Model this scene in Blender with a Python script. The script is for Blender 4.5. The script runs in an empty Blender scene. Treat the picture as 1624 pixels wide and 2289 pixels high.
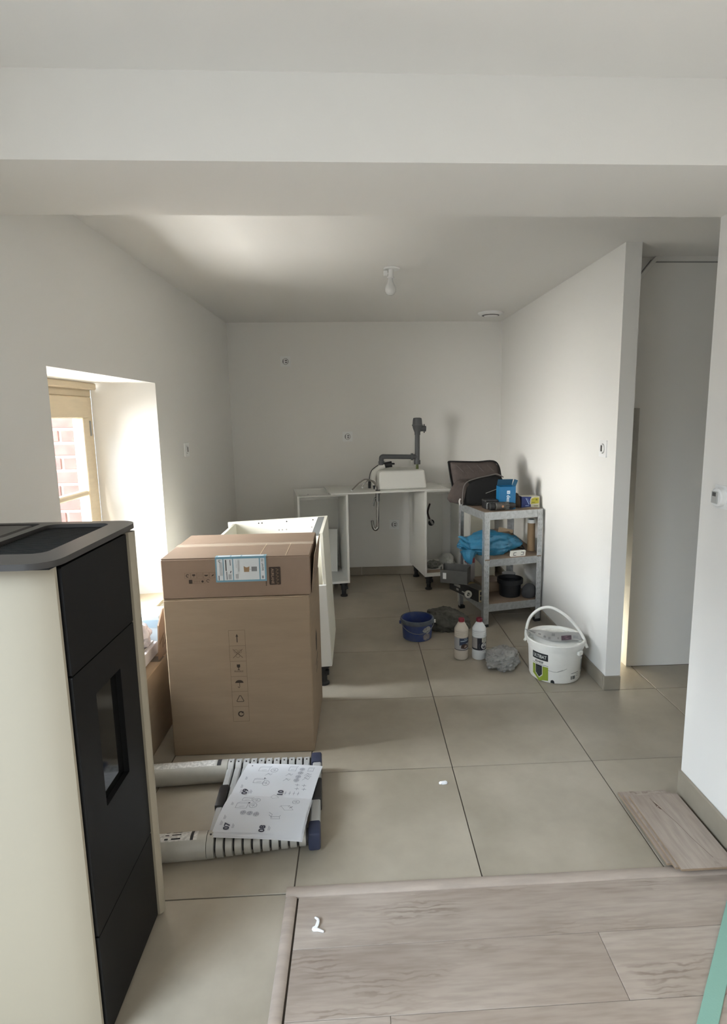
import bpy, bmesh, math, random
from mathutils import Vector, Matrix, noise, Euler
random.seed(7)
SC = bpy.context.scene
COL = SC.collection
PI = math.pi

# ------------------------------------------------------------------ camera
cam = bpy.data.cameras.new('camera')
cam_ob = bpy.data.objects.new('camera', cam)
COL.objects.link(cam_ob)
_f, _yaw, _pitch, _roll = 1265.0, -0.0494, -0.1526, -0.0134
cy, sy, cp, sp = math.cos(_yaw), math.sin(_yaw), math.cos(_pitch), math.sin(_pitch)
fw = Vector((-sy*cp, cy*cp, sp)); rt = Vector((cy, sy, 0)); up = rt.cross(fw)
r2 = rt*math.cos(_roll) + up*math.sin(_roll); u2 = -rt*math.sin(_roll) + up*math.cos(_roll)
cam_ob.matrix_world = Matrix(((r2.x, u2.x, -fw.x, 0.2266), (r2.y, u2.y, -fw.y, -3.9736), (r2.z, u2.z, -fw.z, 1.4747), (0, 0, 0, 1)))
cam.sensor_fit = 'HORIZONTAL'; cam.sensor_width = 36.0
cam.lens = _f/1624*36.0
cam.shift_x = -49.84/1624; cam.shift_y = -24.35/1624
cam.clip_start = 0.05; cam.clip_end = 60
SC.camera = cam_ob

# ------------------------------------------------------------------ world, sun, daylight at the windows, exposure
SC.view_settings.view_transform = 'Standard'; SC.view_settings.look = 'None'
SC.view_settings.gamma = 1.0; SC.view_settings.use_curve_mapping = False
SC.view_settings.exposure = 0.10
w = bpy.data.worlds.new('daylight'); SC.world = w; w.use_nodes = True
w.node_tree.nodes['Background'].inputs[0].default_value = (0.80, 0.90, 1.0, 1)
w.node_tree.nodes['Background'].inputs[1].default_value = 1.5
def sun(d, strength, color, angle):
    l = bpy.data.lights.new('sun', 'SUN'); l.energy = strength; l.color = color; l.angle = angle
    o = bpy.data.objects.new('sun', l); COL.objects.link(o); o.location = (-3, -6, 5)
    o.rotation_euler = Vector(d).to_track_quat('-Z', 'Y').to_euler()
sun((0.10, 0.80, -0.50), 1.2, (1.0, 0.95, 0.86), 0.02)
def area(name, loc, d, sx, sz, power, color, spread=PI):
    l = bpy.data.lights.new(name, 'AREA'); l.shape = 'RECTANGLE'; l.size = sx; l.size_y = sz
    l.energy = power; l.color = color; l.spread = spread
    o = bpy.data.objects.new(name, l); COL.objects.link(o); o.location = loc
    o.rotation_euler = Vector(d).to_track_quat('-Z', 'Y').to_euler()
    return o
area('kitchen_window_daylight', (-3.2, -2.3, 1.6), (1, 0.42, -0.06), 2.4, 2.0, 235, (1.0, 0.985, 0.95), 1.7)
area('kitchen_window_sky', (-3.4, -1.4, 2.9), (1, 0.0, -0.60), 2.4, 2.0, 270, (0.84, 0.92, 1.0), 1.6)
area('sunlit_yard_bounce', (-2.93, -1.42, -1.85), (0.55, 0.02, 1), 2.4, 1.9, 120, (1.0, 0.98, 0.93), 1.7)
area('terrace_door_sky', (-3.0, -6.0, 3.4), (1, 0.85, -0.80), 2.6, 2.2, 180, (0.72, 0.86, 1.0), 2.0)
area('rear_window_daylight', (0.3, -7.4, 1.35), (0, 1, 0.05), 1.5, 1.3, 3, (1.0, 0.95, 0.87))

# ------------------------------------------------------------------ materials
MATS = {}
def mat(name, col, rough=0.6, metal=0.0, var=0.0, scale=8.0, bump=0.0, bscale=60.0, stretch=(1, 1, 1), col2=None, spec=0.5, detail=4.0):
    if name in MATS: return MATS[name]
    m = bpy.data.materials.new(name); m.use_nodes = True
    nt = m.node_tree; b = nt.nodes['Principled BSDF']
    b.inputs['Base Color'].default_value = (*col, 1); b.inputs['Roughness'].default_value = rough
    b.inputs['Metallic'].default_value = metal; b.inputs['Specular IOR Level'].default_value = spec
    if var > 0 or col2 or bump > 0:
        tc = nt.nodes.new('ShaderNodeTexCoord'); mp = nt.nodes.new('ShaderNodeMapping')
        mp.inputs['Scale'].default_value = stretch
        oi = nt.nodes.new('ShaderNodeObjectInfo')
        ad = nt.nodes.new('ShaderNodeVectorMath'); ad.operation = 'MULTIPLY_ADD'
        ad.inputs[1].default_value = (17.3, 9.1, 5.7)
        nt.links.new(oi.outputs['Random'], ad.inputs[0]); nt.links.new(tc.outputs['Object'], ad.inputs[2])
        nt.links.new(ad.outputs[0], mp.inputs[0])
    if var > 0 or col2:
        n = nt.nodes.new('ShaderNodeTexNoise'); n.inputs['Scale'].default_value = scale; n.inputs['Detail'].default_value = detail
        n.inputs['Roughness'].default_value = 0.6
        nt.links.new(mp.outputs[0], n.inputs['Vector'])
        r = nt.nodes.new('ShaderNodeValToRGB')
        c2 = col2 or tuple(min(1, c*(1+var)) for c in col); c1 = col if col2 else tuple(c*(1-var) for c in col)
        r.color_ramp.elements[0].position = 0.32; r.color_ramp.elements[1].position = 0.68
        r.color_ramp.elements[0].color = (*c1, 1); r.color_ramp.elements[1].color = (*c2, 1)
        nt.links.new(n.outputs['Fac'], r.inputs[0]); nt.links.new(r.outputs[0], b.inputs['Base Color'])
    if bump > 0:
        n2 = nt.nodes.new('ShaderNodeTexNoise'); n2.inputs['Scale'].default_value = bscale; n2.inputs['Detail'].default_value = 3
        nt.links.new(mp.outputs[0], n2.inputs['Vector'])
        bp = nt.nodes.new('ShaderNodeBump'); bp.inputs['Strength'].default_value = bump; bp.inputs['Distance'].default_value = 0.004
        nt.links.new(n2.outputs['Fac'], bp.inputs['Height']); nt.links.new(bp.outputs[0], b.inputs['Normal'])
    MATS[name] = m
    return m
def pane_mat(name, tint=(1, 1, 1), gloss=0.08, rough=0.02):
    m = bpy.data.materials.new(name); m.use_nodes = True; nt = m.node_tree; nt.nodes.clear()
    o = nt.nodes.new('ShaderNodeOutputMaterial'); mx = nt.nodes.new('ShaderNodeMixShader')
    t = nt.nodes.new('ShaderNodeBsdfTransparent'); g = nt.nodes.new('ShaderNodeBsdfGlossy')
    t.inputs[0].default_value = (*tint, 1); g.inputs['Roughness'].default_value = rough; mx.inputs[0].default_value = gloss
    nt.links.new(t.outputs[0], mx.inputs[1]); nt.links.new(g.outputs[0], mx.inputs[2]); nt.links.new(mx.outputs[0], o.inputs[0])
    return m
WALL = mat('white_wall_paint', (0.85, 0.832, 0.79), 0.85, bump=0.05, bscale=180)
CEIL = mat('white_ceiling_paint', (0.85, 0.835, 0.80), 0.9, bump=0.04, bscale=160)
REVEAL = mat('white_reveal_plaster', (0.86, 0.85, 0.82), 0.85, bump=0.08, bscale=90)
TILE = mat('taupe_stone_tile', (0.31, 0.272, 0.213), 0.40, col2=(0.415, 0.368, 0.295), scale=2.6, detail=6, bump=0.03, bscale=90)
PLINTH = mat('taupe_plinth_tile', (0.30, 0.265, 0.21), 0.5, var=0.10, scale=5)
GROUT = mat('dark_grout', (0.12, 0.10, 0.08), 0.9)
MORTAR = mat("pale_mortar", (0.32, 0.28, 0.26), 0.9)
BRICK = mat("red_brick", (0.14, 0.055, 0.050), 0.85, var=0.25, scale=20)
FRAMEW = mat("beige_window_wood", (0.60, 0.50, 0.35), 0.5, var=0.05, scale=6, stretch=(1, 1, 8))
PANE = pane_mat('window_glass')
WHITEPL = mat('white_plastic', (0.88, 0.88, 0.86), 0.4)
GREYPL = mat('grey_plastic_detail', (0.28, 0.28, 0.27), 0.5)
BLACKPL = mat('black_plastic', (0.015, 0.015, 0.016), 0.45)
CARD = mat('brown_cardboard', (0.275, 0.203, 0.135), 0.8, var=0.05, scale=5, bump=0.06, bscale=40, stretch=(1, 1, 6))
CARD2 = mat('flat_box_cardboard', (0.235, 0.162, 0.112), 0.62, var=0.06, scale=6, bump=0.06, bscale=50)
CARDIN = mat('light_cardboard_edge', (0.52, 0.40, 0.27), 0.85)
INK = mat('dark_brown_ink', (0.035, 0.022, 0.014), 0.8)
INKSOFT = mat('faint_brown_ink', (0.13, 0.085, 0.052), 0.8)
TAPE = mat('clear_packing_tape', (0.42, 0.33, 0.25), 0.25)
WHITEBOARD = mat('white_melamine', (0.78, 0.77, 0.72), 0.4)
CREAM = mat('cream_melamine', (0.82, 0.80, 0.70), 0.45)
EDGEGREY = mat('grey_edge_rail', (0.20, 0.21, 0.21), 0.5)
GALV = mat('galvanised_steel', (0.50, 0.52, 0.53), 0.42, metal=0.75, var=0.16, scale=45)
MDF = mat('brown_shelf_board', (0.26, 0.19, 0.135), 0.75, var=0.10, scale=14)
CHROME = mat('brushed_chrome', (0.34, 0.33, 0.31), 0.25, metal=1.0)
PVC = mat('dark_grey_pvc', (0.085, 0.088, 0.090), 0.45)
SINKW = mat('white_resin_sink', (0.74, 0.73, 0.68), 0.45)
def laminate(name, along):
    m = bpy.data.materials.new(name); m.use_nodes = True; nt = m.node_tree; N = nt.nodes.new; L = nt.links.new
    b = nt.nodes['Principled BSDF']; b.inputs['Roughness'].default_value = 0.48
    tc = N('ShaderNodeTexCoord'); oi = N('ShaderNodeObjectInfo')
    ad = N('ShaderNodeVectorMath'); ad.operation = 'MULTIPLY_ADD'; ad.inputs[1].default_value = (17.3, 9.1, 5.7)
    L(oi.outputs['Random'], ad.inputs[0]); L(tc.outputs['Object'], ad.inputs[2])
    def noise_(scale, st, det, dist=0.0):
        mp = N('ShaderNodeMapping'); mp.inputs['Scale'].default_value = (st[0], st[1], 1) if along == 'x' else (st[1], st[0], 1)
        L(ad.outputs[0], mp.inputs[0]); n = N('ShaderNodeTexNoise'); n.inputs['Scale'].default_value = scale; n.inputs['Detail'].default_value = det
        n.inputs['Distortion'].default_value = dist; L(mp.outputs[0], n.inputs['Vector']); return n, mp
    def ramp(src, p0, p1, c0, c1):
        r = N('ShaderNodeValToRGB'); r.color_ramp.elements[0].position = p0; r.color_ramp.elements[1].position = p1
        r.color_ramp.elements[0].color = (*c0, 1); r.color_ramp.elements[1].color = (*c1, 1); L(src, r.inputs[0]); return r
    def mul(a, b_):
        x = N('ShaderNodeMix'); x.data_type = 'RGBA'; x.blend_type = 'MULTIPLY'; x.inputs[0].default_value = 1.0
        L(a, x.inputs[6]); L(b_, x.inputs[7]); return x.outputs[2]
    n1, _ = noise_(1.6, (1.0, 3.2), 6, 0.3); base = ramp(n1.outputs['Fac'], 0.34, 0.68, (0.335, 0.272, 0.228), (0.455, 0.392, 0.338))
    n2, _ = noise_(9.0, (1.0, 9.0), 8); fine = ramp(n2.outputs['Fac'], 0.34, 0.60, (0.84, 0.83, 0.82), (1.0, 1.0, 1.0))
    n3, mp3 = noise_(1.0, (1.0, 3.0), 2)
    w_ = N('ShaderNodeTexWave'); w_.wave_type = 'RINGS'; w_.inputs['Scale'].default_value = 7.0; w_.inputs['Distortion'].default_value = 9.0; w_.inputs['Detail'].default_value = 3; w_.inputs['Detail Scale'].default_value = 1.6
    L(mp3.outputs[0], w_.inputs['Vector'])
    ring = ramp(w_.outputs['Fac'], 0.05, 0.45, (0.70, 0.67, 0.65), (1, 1, 1))
    n4, _ = noise_(2.6, (1.0, 2.6), 2); mask = ramp(n4.outputs['Fac'], 0.54, 0.66, (0, 0, 0), (1, 1, 1))
    mx = N('ShaderNodeMix'); mx.data_type = 'RGBA'; L(mask.outputs[0], mx.inputs[0]); mx.inputs[6].default_value = (1, 1, 1, 1); L(ring.outputs[0], mx.inputs[7])
    col = mul(mul(base.outputs[0], fine.outputs[0]), mx.outputs[2])
    L(col, b.inputs['Base Color']); MATS[name] = m; return m
LAM = laminate('greige_laminate', 'x')
LAMTRIM = mat('greige_laminate_trim', (0.40, 0.335, 0.285), 0.45, var=0.12, scale=6, stretch=(1, 6, 1))
LAMCORE = mat('laminate_core', (0.30, 0.22, 0.15), 0.9)

# ------------------------------------------------------------------ mesh helpers
class MB:
    def __init__(s): s.bm = bmesh.new()
    def box(s, a, b, bev=0.0, seg=1, m=None):
        a, b = Vector(a), Vector(b)
        c = (a+b)/2; d = b-a
        r = bmesh.ops.create_cube(s.bm, size=1.0, matrix=(m or Matrix()) @ Matrix.Translation(c) @ Matrix.Diagonal((d.x, d.y, d.z, 1)))
        if bev > 0:
            es = list({e for v in r['verts'] for e in v.link_edges})
            bmesh.ops.bevel(s.bm, geom=es, offset=bev, segments=seg, profile=0.5, affect='EDGES')
        return s
    def cone(s, p0, p1, r0, r1=None, n=16, caps=True):
        p0, p1 = Vector(p0), Vector(p1); r1 = r0 if r1 is None else r1
        d = p1-p0
        M = Matrix.Translation((p0+p1)/2) @ d.to_track_quat('Z', 'Y').to_matrix().to_4x4()
        bmesh.ops.create_cone(s.bm, cap_ends=caps, cap_tris=False, segments=n, radius1=max(r0, 1e-5), radius2=max(r1, 1e-5), depth=d.length, matrix=M)
        return s
    def lathe(s, prof, n=24, o=(0, 0, 0), sx=1.0, sy=1.0, M=None, caps=True):
        rings = []
        M = M or Matrix()
        for r, z in prof:
            rings.append([s.bm.verts.new(M @ Vector((o[0]+sx*r*math.cos(2*PI*i/n), o[1]+sy*r*math.sin(2*PI*i/n), o[2]+z))) for i in range(n)])
        for a, b in zip(rings, rings[1:]):
            for i in range(n): s.bm.faces.new((a[i], a[(i+1) % n], b[(i+1) % n], b[i]))
        if caps and prof[0][0] > 1e-4: s.bm.faces.new(list(reversed(rings[0])))
        if caps and prof[-1][0] > 1e-4: s.bm.faces.new(rings[-1])
        bmesh.ops.remove_doubles(s.bm, verts=[v for v in s.bm.verts], dist=1e-6)
        return s
    def tube(s, pts, r, n=10, smooth=0, caps=True):
        pts = [Vector(p) for p in pts]
        if smooth:
            q = []
            for i in range(len(pts)-1):
                p0 = pts[max(i-1, 0)]; p1 = pts[i]; p2 = pts[i+1]; p3 = pts[min(i+2, len(pts)-1)]
                for k in range(smooth):
                    t = k/smooth
                    q.append(0.5*((2*p1)+(p2-p0)*t+(2*p0-5*p1+4*p2-p3)*t*t+(3*p1-p0-3*p2+p3)*t**3))
            q.append(pts[-1]); pts = q
        rr = r if callable(r) else (lambda t: r)
        rings = []; nrm = None
        for i, p in enumerate(pts):
            t = (pts[min(i+1, len(pts)-1)]-pts[max(i-1, 0)]).normalized()
            if nrm is None:
                nrm = t.orthogonal().normalized()
            else:
                nrm = (nrm - t*nrm.dot(t)); nrm = nrm.normalized() if nrm.length > 1e-6 else t.orthogonal().normalized()
            b = t.cross(nrm); ra = rr(i/(len(pts)-1))
            rings.append([s.bm.verts.new(p+ra*(nrm*math.cos(2*PI*k/n)+b*math.sin(2*PI*k/n))) for k in range(n)])
        for a, b in zip(rings, rings[1:]):
            for i in range(n): s.bm.faces.new((a[i], a[(i+1) % n], b[(i+1) % n], b[i]))
        if caps:
            s.bm.faces.new(list(reversed(rings[0]))); s.bm.faces.new(rings[-1])
        return s
    def prism(s, poly, z0, z1, M=None):
        M = M or Matrix(); n = len(poly)
        a = [s.bm.verts.new(M @ Vector((p[0], p[1], z0))) for p in poly]
        b = [s.bm.verts.new(M @ Vector((p[0], p[1], z1))) for p in poly]
        s.bm.faces.new(list(reversed(a))); s.bm.faces.new(b)
        for i in range(n): s.bm.faces.new((a[i], a[(i+1) % n], b[(i+1) % n], b[i]))
        return s
    def build(s, name, m, parent=None, smooth=30, xf=None):
        if xf is not None: bmesh.ops.transform(s.bm, matrix=xf, verts=s.bm.verts)
        bmesh.ops.recalc_face_normals(s.bm, faces=s.bm.faces)
        me = bpy.data.meshes.new(name); s.bm.to_mesh(me); s.bm.free()
        return link(name, me, m, parent, smooth)
def link(name, me, m, parent=None, smooth=30):
    if m and not me.materials: me.materials.append(m)
    if smooth:
        me.shade_smooth(); me.set_sharp_from_angle(angle=math.radians(smooth))
    o = bpy.data.objects.new(name, me); COL.objects.link(o)
    if parent: o.parent = parent
    return o
def tag(o, label=None, cat=None, group=None, kind=None):
    if label: o['label'] = label
    if cat: o['category'] = cat
    if group: o['group'] = group
    if kind: o['kind'] = kind
    return o
def thing(name, label, cat, loc=(0, 0, 0), rz=0.0, group=None):
    o = bpy.data.objects.new(name, None); COL.objects.link(o); o.empty_display_size = 0.05
    o.location = loc; o.rotation_euler = (0, 0, rz)
    return tag(o, label, cat, group)
def struct(name, mb, m, parent=None, smooth=0):
    o = mb.build(name, m, parent, smooth)
    if parent is None: o['kind'] = 'structure'
    return o
def panel(outlines, th):
    """flat panel with holes: first outline outer, the rest holes; in XY, thickness th about z=0..th"""
    c = bpy.data.curves.new('tmp', 'CURVE'); c.dimensions = '2D'; c.fill_mode = 'BOTH'; c.extrude = th/2
    for pts in outlines:
        s = c.splines.new('POLY'); s.points.add(len(pts)-1); s.use_cyclic_u = True
        for q, p in zip(s.points, pts): q.co = (p[0], p[1], 0, 1)
    o = bpy.data.objects.new('tmp', c); COL.objects.link(o)
    dg = bpy.context.evaluated_depsgraph_get(); dg.update()
    me = bpy.data.meshes.new_from_object(o.evaluated_get(dg))
    bpy.data.objects.remove(o); bpy.data.curves.remove(c)
    me.materials.clear()
    me.transform(Matrix.Translation((0, 0, th/2)))
    return me
def rrect(x0, y0, x1, y1, r, n=5):
    pts = []
    for cx, cyy, a0 in ((x1-r, y1-r, 0), (x0+r, y1-r, 90), (x0+r, y0+r, 180), (x1-r, y0+r, 270)):
        for i in range(n+1):
            a = math.radians(a0+90*i/n); pts.append((cx+r*math.cos(a), cyy+r*math.sin(a)))
    return pts
def circ(cx, cyy, r, n=20, a0=0, a1=360):
    return [(cx+r*math.cos(math.radians(a0+(a1-a0)*i/n)), cyy+r*math.sin(math.radians(a0+(a1-a0)*i/n))) for i in range(n)]
def frame(o, ux, uy):
    ux = Vector(ux).normalized(); uy = Vector(uy).normalized(); uz = ux.cross(uy)
    return Matrix(((ux.x, uy.x, uz.x, o[0]), (ux.y, uy.y, uz.y, o[1]), (ux.z, uy.z, uz.z, o[2]), (0, 0, 0, 1)))
class Draw:
    """flat print on a surface: filled polygons and strokes in the surface's own 2-D frame"""
    def __init__(s): s.bm = bmesh.new()
    def fill(s, pts):
        s.bm.faces.new([s.bm.verts.new((p[0], p[1], 0)) for p in pts]); return s
    def rect(s, x0, y0, x1, y1): return s.fill([(x0, y0), (x1, y0), (x1, y1), (x0, y1)])
    def line(s, pts, w, closed=False):
        pts = [Vector((p[0], p[1])) for p in pts]
        if closed: pts = pts+[pts[0]]
        for a, b in zip(pts, pts[1:]):
            d = b-a
            if d.length < 1e-7: continue
            d.normalize(); n = Vector((-d.y, d.x))*w/2; e = d*w*0.35
            s.fill([a-e+n, a-e-n, b+e-n, b+e+n])
        return s
    def build(s, name, m, parent, M):
        bmesh.ops.recalc_face_normals(s.bm, faces=s.bm.faces)
        many = len(s.bm.faces) > 1
        for f in s.bm.faces:
            if f.normal.z < 0: f.normal_flip()
        me = bpy.data.meshes.new(name); s.bm.to_mesh(me); s.bm.free(); me.transform(M)
        o = link(name, me, m, parent, 0)
        if many: o['kind'] = 'stuff'            # small print, too fine to pick apart
        return o
def text(name, body, size, M, m, parent, align='CENTER', sx=1.0, bold=0.0):
    c = bpy.data.curves.new('tmp', 'FONT'); c.body = body; c.size = size; c.align_x = align; c.align_y = 'CENTER'; c.offset = bold
    c.resolution_u = 3
    o = bpy.data.objects.new('tmp', c); COL.objects.link(o)
    dg = bpy.context.evaluated_depsgraph_get(); dg.update()
    me = bpy.data.meshes.new_from_object(o.evaluated_get(dg))
    bpy.data.objects.remove(o); bpy.data.curves.remove(c)
    me.materials.clear(); me.transform(Matrix.Diagonal((sx, 1, 1, 1))); me.transform(M)
    return link(name, me, m, parent, 0)
def crumple(name, m, parent=None, size=(0.1, 0.1, 0.08), seed=0, amp=0.35, freq=2.2, sub=4, flat=0.15, ridge=True, loc=(0, 0, 0), shape=None):
    """a crumpled bag or cloth: a ball pushed about by ridged noise, settled on z=0"""
    bm = bmesh.new(); bmesh.ops.create_icosphere(bm, subdivisions=sub, radius=1.0)
    for v in bm.verts:
        p = v.co.copy(); q = p*freq+Vector((seed*7.3, seed*3.1, seed*1.7))
        n1 = noise.noise(q); n2 = noise.noise(q*2.3+Vector((3, 1, 4)))
        n3 = noise.noise(q*5.1)
        rdg = (1-abs(n2)*2.2) if ridge else n2
        d = 1 + amp*(0.8*n1+0.35*rdg+0.14*n3)
        c = p*d
        if shape: c = shape(c)
        v.co = Vector((c.x*size[0], c.y*size[1], c.z*size[2]))
    zs = [v.co.z for v in bm.verts]; z0 = min(zs); cut = z0+flat*(max(zs)-z0)
    for v in bm.verts: v.co.z = max(v.co.z, cut)-cut
    me = bpy.data.meshes.new(name); bm.to_mesh(me); bm.free()
    me.transform(Matrix.Translation(loc))
    return link(name, me, m, parent, 45)

# ------------------------------------------------------------------ the setting
XL, XR, YB = -0.872, 1.523, 1.121          # left wall, kitchen partition, back wall
ZK, ZF, ZB = 2.268, 2.303, 2.10            # kitchen ceiling, front ceiling, beam underside
YF = -7.2
fl = struct('floor', MB().box((-1.0, YF-0.1, -0.12), (3.4, YB+0.1, -0.004)), GROUT)
_g = 0.0022
for i in range(-2, 6):
    for j in range(-12, 2):
        x0, x1, y0, y1 = 0.6*i, 0.6*i+0.6, 0.6*j, 0.6*j+0.6
        if x0 >= 0 and y1 <= -2.39: continue               # laminate there
        x0, x1, y0, y1 = max(x0, XL+0.003), min(x1, 3.197), max(y0, YF+0.003), min(y1, YB-0.003)
        if x1-x0 < 0.02 or y1-y0 < 0.02: continue
        if y0 >= -0.93 and x0 >= 1.60: continue
        if x1 > 1.60 and y1 > -0.93: y1 = -0.93 if x0 > 1.5 else y1
        if y1 <= -2.05 and x0 > 1.43: continue
        MB().box((x0+_g, y0+_g, -0.012), (x1-_g, y1-_g, 0.0), bev=0.0012).build('tile', TILE, fl, 0)
# laminate area in the foreground
def plank(x0, x1, y0, y1):
    MB().box((x0+.0006, y0+.0006, -0.008), (x1-.0006, y1-.0006, 0.003), bev=0.0009).build('laminate_plank', LAM, fl, 0)
rows = [(-2.593, -2.410, [0.018, 1.430]), (-2.784, -2.593, [0.018, 0.886, 1.430]), (-2.975, -2.784, [0.018, 0.28, 1.430]),
        (-3.166, -2.975, [0.018, 1.1, 1.430]), (-3.357, -3.166, [0.018, 0.7, 1.430]), (-3.548, -3.357, [0.018, 0.3, 1.430]), (-3.74, -3.548, [0.018, 1.0, 1.430])]
for y0, y1, xs in rows:
    for a, b in zip(xs, xs[1:]): plank(a, b, y0, y1)
y = -3.74
while y > YF+0.1:
    plank(0.018, 1.430, max(y-0.38, YF+0.004), y); y -= 0.38
def trim_strip(name, p0, p1, wd):
    p0, p1 = Vector(p0), Vector(p1); d = (p1-p0); L = d.length
    M = frame((p0.x, p0.y, 0), d, (-d.y, d.x, 0))
    prof = [(-wd/2, 0), (-wd/2, 0.006), (-wd/2+0.006, 0.011), (0, 0.0125), (wd/2-0.006, 0.011), (wd/2, 0.006), (wd/2, 0)]
    mb = MB(); a = [mb.bm.verts.new(M @ Vector((0, q[0], q[1]))) for q in prof]; b = [mb.bm.verts.new(M @ Vector((L, q[0], q[1]))) for q in prof]
    mb.bm.faces.new(a); mb.bm.faces.new(b)
    for i in range(len(prof)): mb.bm.faces.new((a[i], a[(i+1) % len(prof)], b[(i+1) % len(prof)], b[i]))
    o = mb.build(name, LAMTRIM, None, 40); o['kind'] = 'structure'; return o
trim_strip('trim_1', (-0.022, -2.401, 0), (1.419, -2.401, 0), 0.040)
trim_strip('trim_2', (-0.004, -2.424, 0), (-0.004, YF+0.02, 0), 0.034)

# walls
wl = MB()
T = 0.33
wl.box((XL-T, YF-0.1, 0), (XL, -5.00, ZF))                                  # behind the terrace door
wl.box((XL-T, -5.00, 2.15), (XL, -2.93, ZF))
wl.box((XL-T, -2.93, 0), (XL, -1.85, ZF))
wl.box((XL-T, -1.85, 0), (XL, -0.745, 0.45))
wl.box((XL-T, -1.85, 1.66), (XL, -0.745, ZF))
wl.prism([(XL, -0.745), (XL, YB+0.1), (XL-T, YB+0.1), (XL-T, -0.79)], 0, ZF)
struct('wall_left', wl, WALL)
struct('wall_back', MB().box((XL-T, YB, 0), (1.62, YB+0.12, ZF)), WALL)
struct('wall_right', MB().box((XR, -1.192, 0), (1.604, YB, ZK+0.02)), WALL)            # partition with its end face
struct('wall_front_right', MB().box((1.437, YF, 0), (1.60, -2.052, ZF+0.02)), WALL)
struct('wall_rear', MB().box((XL-T, YF-0.12, 0), (-0.55, YF, ZF)).box((1.15, YF-0.12, 0), (1.6, YF, ZF)).box((-0.55, YF-0.12, 0), (1.15, YF, 0.7)).box((-0.55, YF-0.12, 2.05), (1.15, YF, ZF)), WALL)
struct('ceiling', MB().box((XL-T, -2.05, ZK), (3.3, YB+0.1, ZK+0.12)).box((XL-T, YF-0.1, ZF), (1.7, -2.05, ZF+0.1)), CEIL)
struct('trim_3', MB().box((XL-0.01, -2.440, ZB), (1.437, -2.052, ZF+0.01)).box((1.437, -2.440, ZB), (1.60, -2.052, ZF+0.015)), WALL)['label'] = 'white plastered beam across the ceiling'
# corridor behind the partition
wc = MB()
wc.box((1.768, -0.927, 0), (3.3, -0.80, ZK))
wc.box((1.604, -0.927, 1.489), (1.768, -0.80, ZK))
struct('wall_corridor', wc, WALL)
struct('wall_corridor_end', MB().box((3.2, -2.2, 0), (3.3, -0.80, ZK)).box((1.60, -2.25, 0), (3.3, -2.052, ZK)), WALL)
cw = MB(); cw.box((1.604, -0.60, 0), (2.3, -0.55, 1.60)).box((2.25, -0.80, 0), (2.3, -0.55, 1.6)).box((1.604, -0.8, 1.60), (2.3, -0.55, 1.65))
struct('wall_store', cw, WALL)
# casing of a panel with a clipped corner high on the corridor wall
hatch = MB()
hatch.prism([(1.785, 2.252), (1.800, 2.268), (3.18, 2.268), (3.18, 2.246), (1.806, 2.246), (1.62, 2.02), (1.62, 2.045)], 0, 0.022, frame((0, -0.927, 0), (1, 0, 0), (0, 0, 1)))
struct('trim_4', hatch, WALL)
shadow_line = MB(); shadow_line.prism([(1.806, 2.246), (3.18, 2.246), (3.18, 2.241), (1.808, 2.241), (1.62, 2.012), (1.62, 2.019)], 0, 0.003, frame((0, -0.9271, 0), (1, 0, 0), (0, 0, 1)))
shadow_line.prism([(1.785, 2.252), (1.62, 2.045), (1.62, 2.051), (1.7835, 2.256)], 0, 0.003, frame((0, -0.9271, 0), (1, 0, 0), (0, 0, 1)))
struct('trim_shadow', shadow_line, GREYPL)  # grey strips that paint in the shadow lines along the casing
# tiled plinths along the foot of the walls
def plinth(name, p0, p1, nrm, h=0.078, th=0.012, L=0.6, off=0.0):
    p0, p1 = Vector(p0), Vector(p1); d = p1-p0; n = d.length; d.normalize(); nrm = Vector(nrm)
    root = bpy.data.objects.new(name, None); COL.objects.link(root); root['kind'] = 'structure'
    a = 0.0; first = True
    while a < n-0.005:
        b = min(n, a+(off if (first and off) else L)); first = False
        M = frame(p0+d*a, d, nrm); sg = 1 if d.cross(nrm).z > 0 else -1
        zz = sorted((0.002*sg, h*sg))
        MB().box((0.0012, 0.0006, zz[0]), (b-a-0.0012, th, zz[1]), bev=0.0015, m=M).build('tile', PLINTH, root, 0)
        a = b
    return root
plinth('baseboard_back', (XL, YB, 0), (XR, YB, 0), (0, -1, 0), off=0.52)
plinth('baseboard_left', (XL, -0.30, 0), (XL, YB-0.013, 0), (1, 0, 0))
plinth('baseboard_right', (XR, -1.190, 0), (XR, YB-0.013, 0), (-1, 0, 0), off=0.30)
plinth('baseboard_pillar', (XR-0.012, -1.192, 0), (1.604, -1.192, 0), (0, -1, 0))
plinth('baseboard_front_right', (1.437, -2.052, 0), (1.437, -3.9, 0), (-1, 0, 0), h=0.118, off=0.45)

# kitchen window: frame, sash, bar, panes, hinges; sill; bricks of the outer reveal
wr = bpy.data.objects.new('window_1', None); COL.objects.link(wr); wr['kind'] = 'structure'
xw = -1.20
fr = MB()
fr.box((xw-0.06, -1.80, 0.45), (xw, -0.795, 0.56), bev=0.004).box((xw-0.06, -1.80, 1.585), (xw, -0.795, 1.645), bev=0.004)
fr.box((xw-0.06, -0.862, 0.56), (xw, -0.795, 1.585), bev=0.004).box((xw-0.06, -1.80, 0.56), (xw, -1.74, 1.585), bev=0.004)
fr.build('window_frame', FRAMEW, wr)
MB().box((xw+0.0005, -1.80, 1.622), (xw+0.035, -0.800, 1.658), bev=0.006).build('head_moulding', FRAMEW, wr)
sa = MB()
sa.box((xw-0.045, -1.74, 0.5605), (xw+0.012, -0.863, 0.66), bev=0.004).box((xw-0.045, -1.74, 1.475), (xw+0.012, -0.863, 1.5845), bev=0.004)
sa.box((xw-0.045, -0.930, 0.66), (xw+0.012, -0.863, 1.475), bev=0.004).box((xw-0.045, -1.74, 0.66), (xw+0.012, -1.67, 1.475), bev=0.004)
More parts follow.
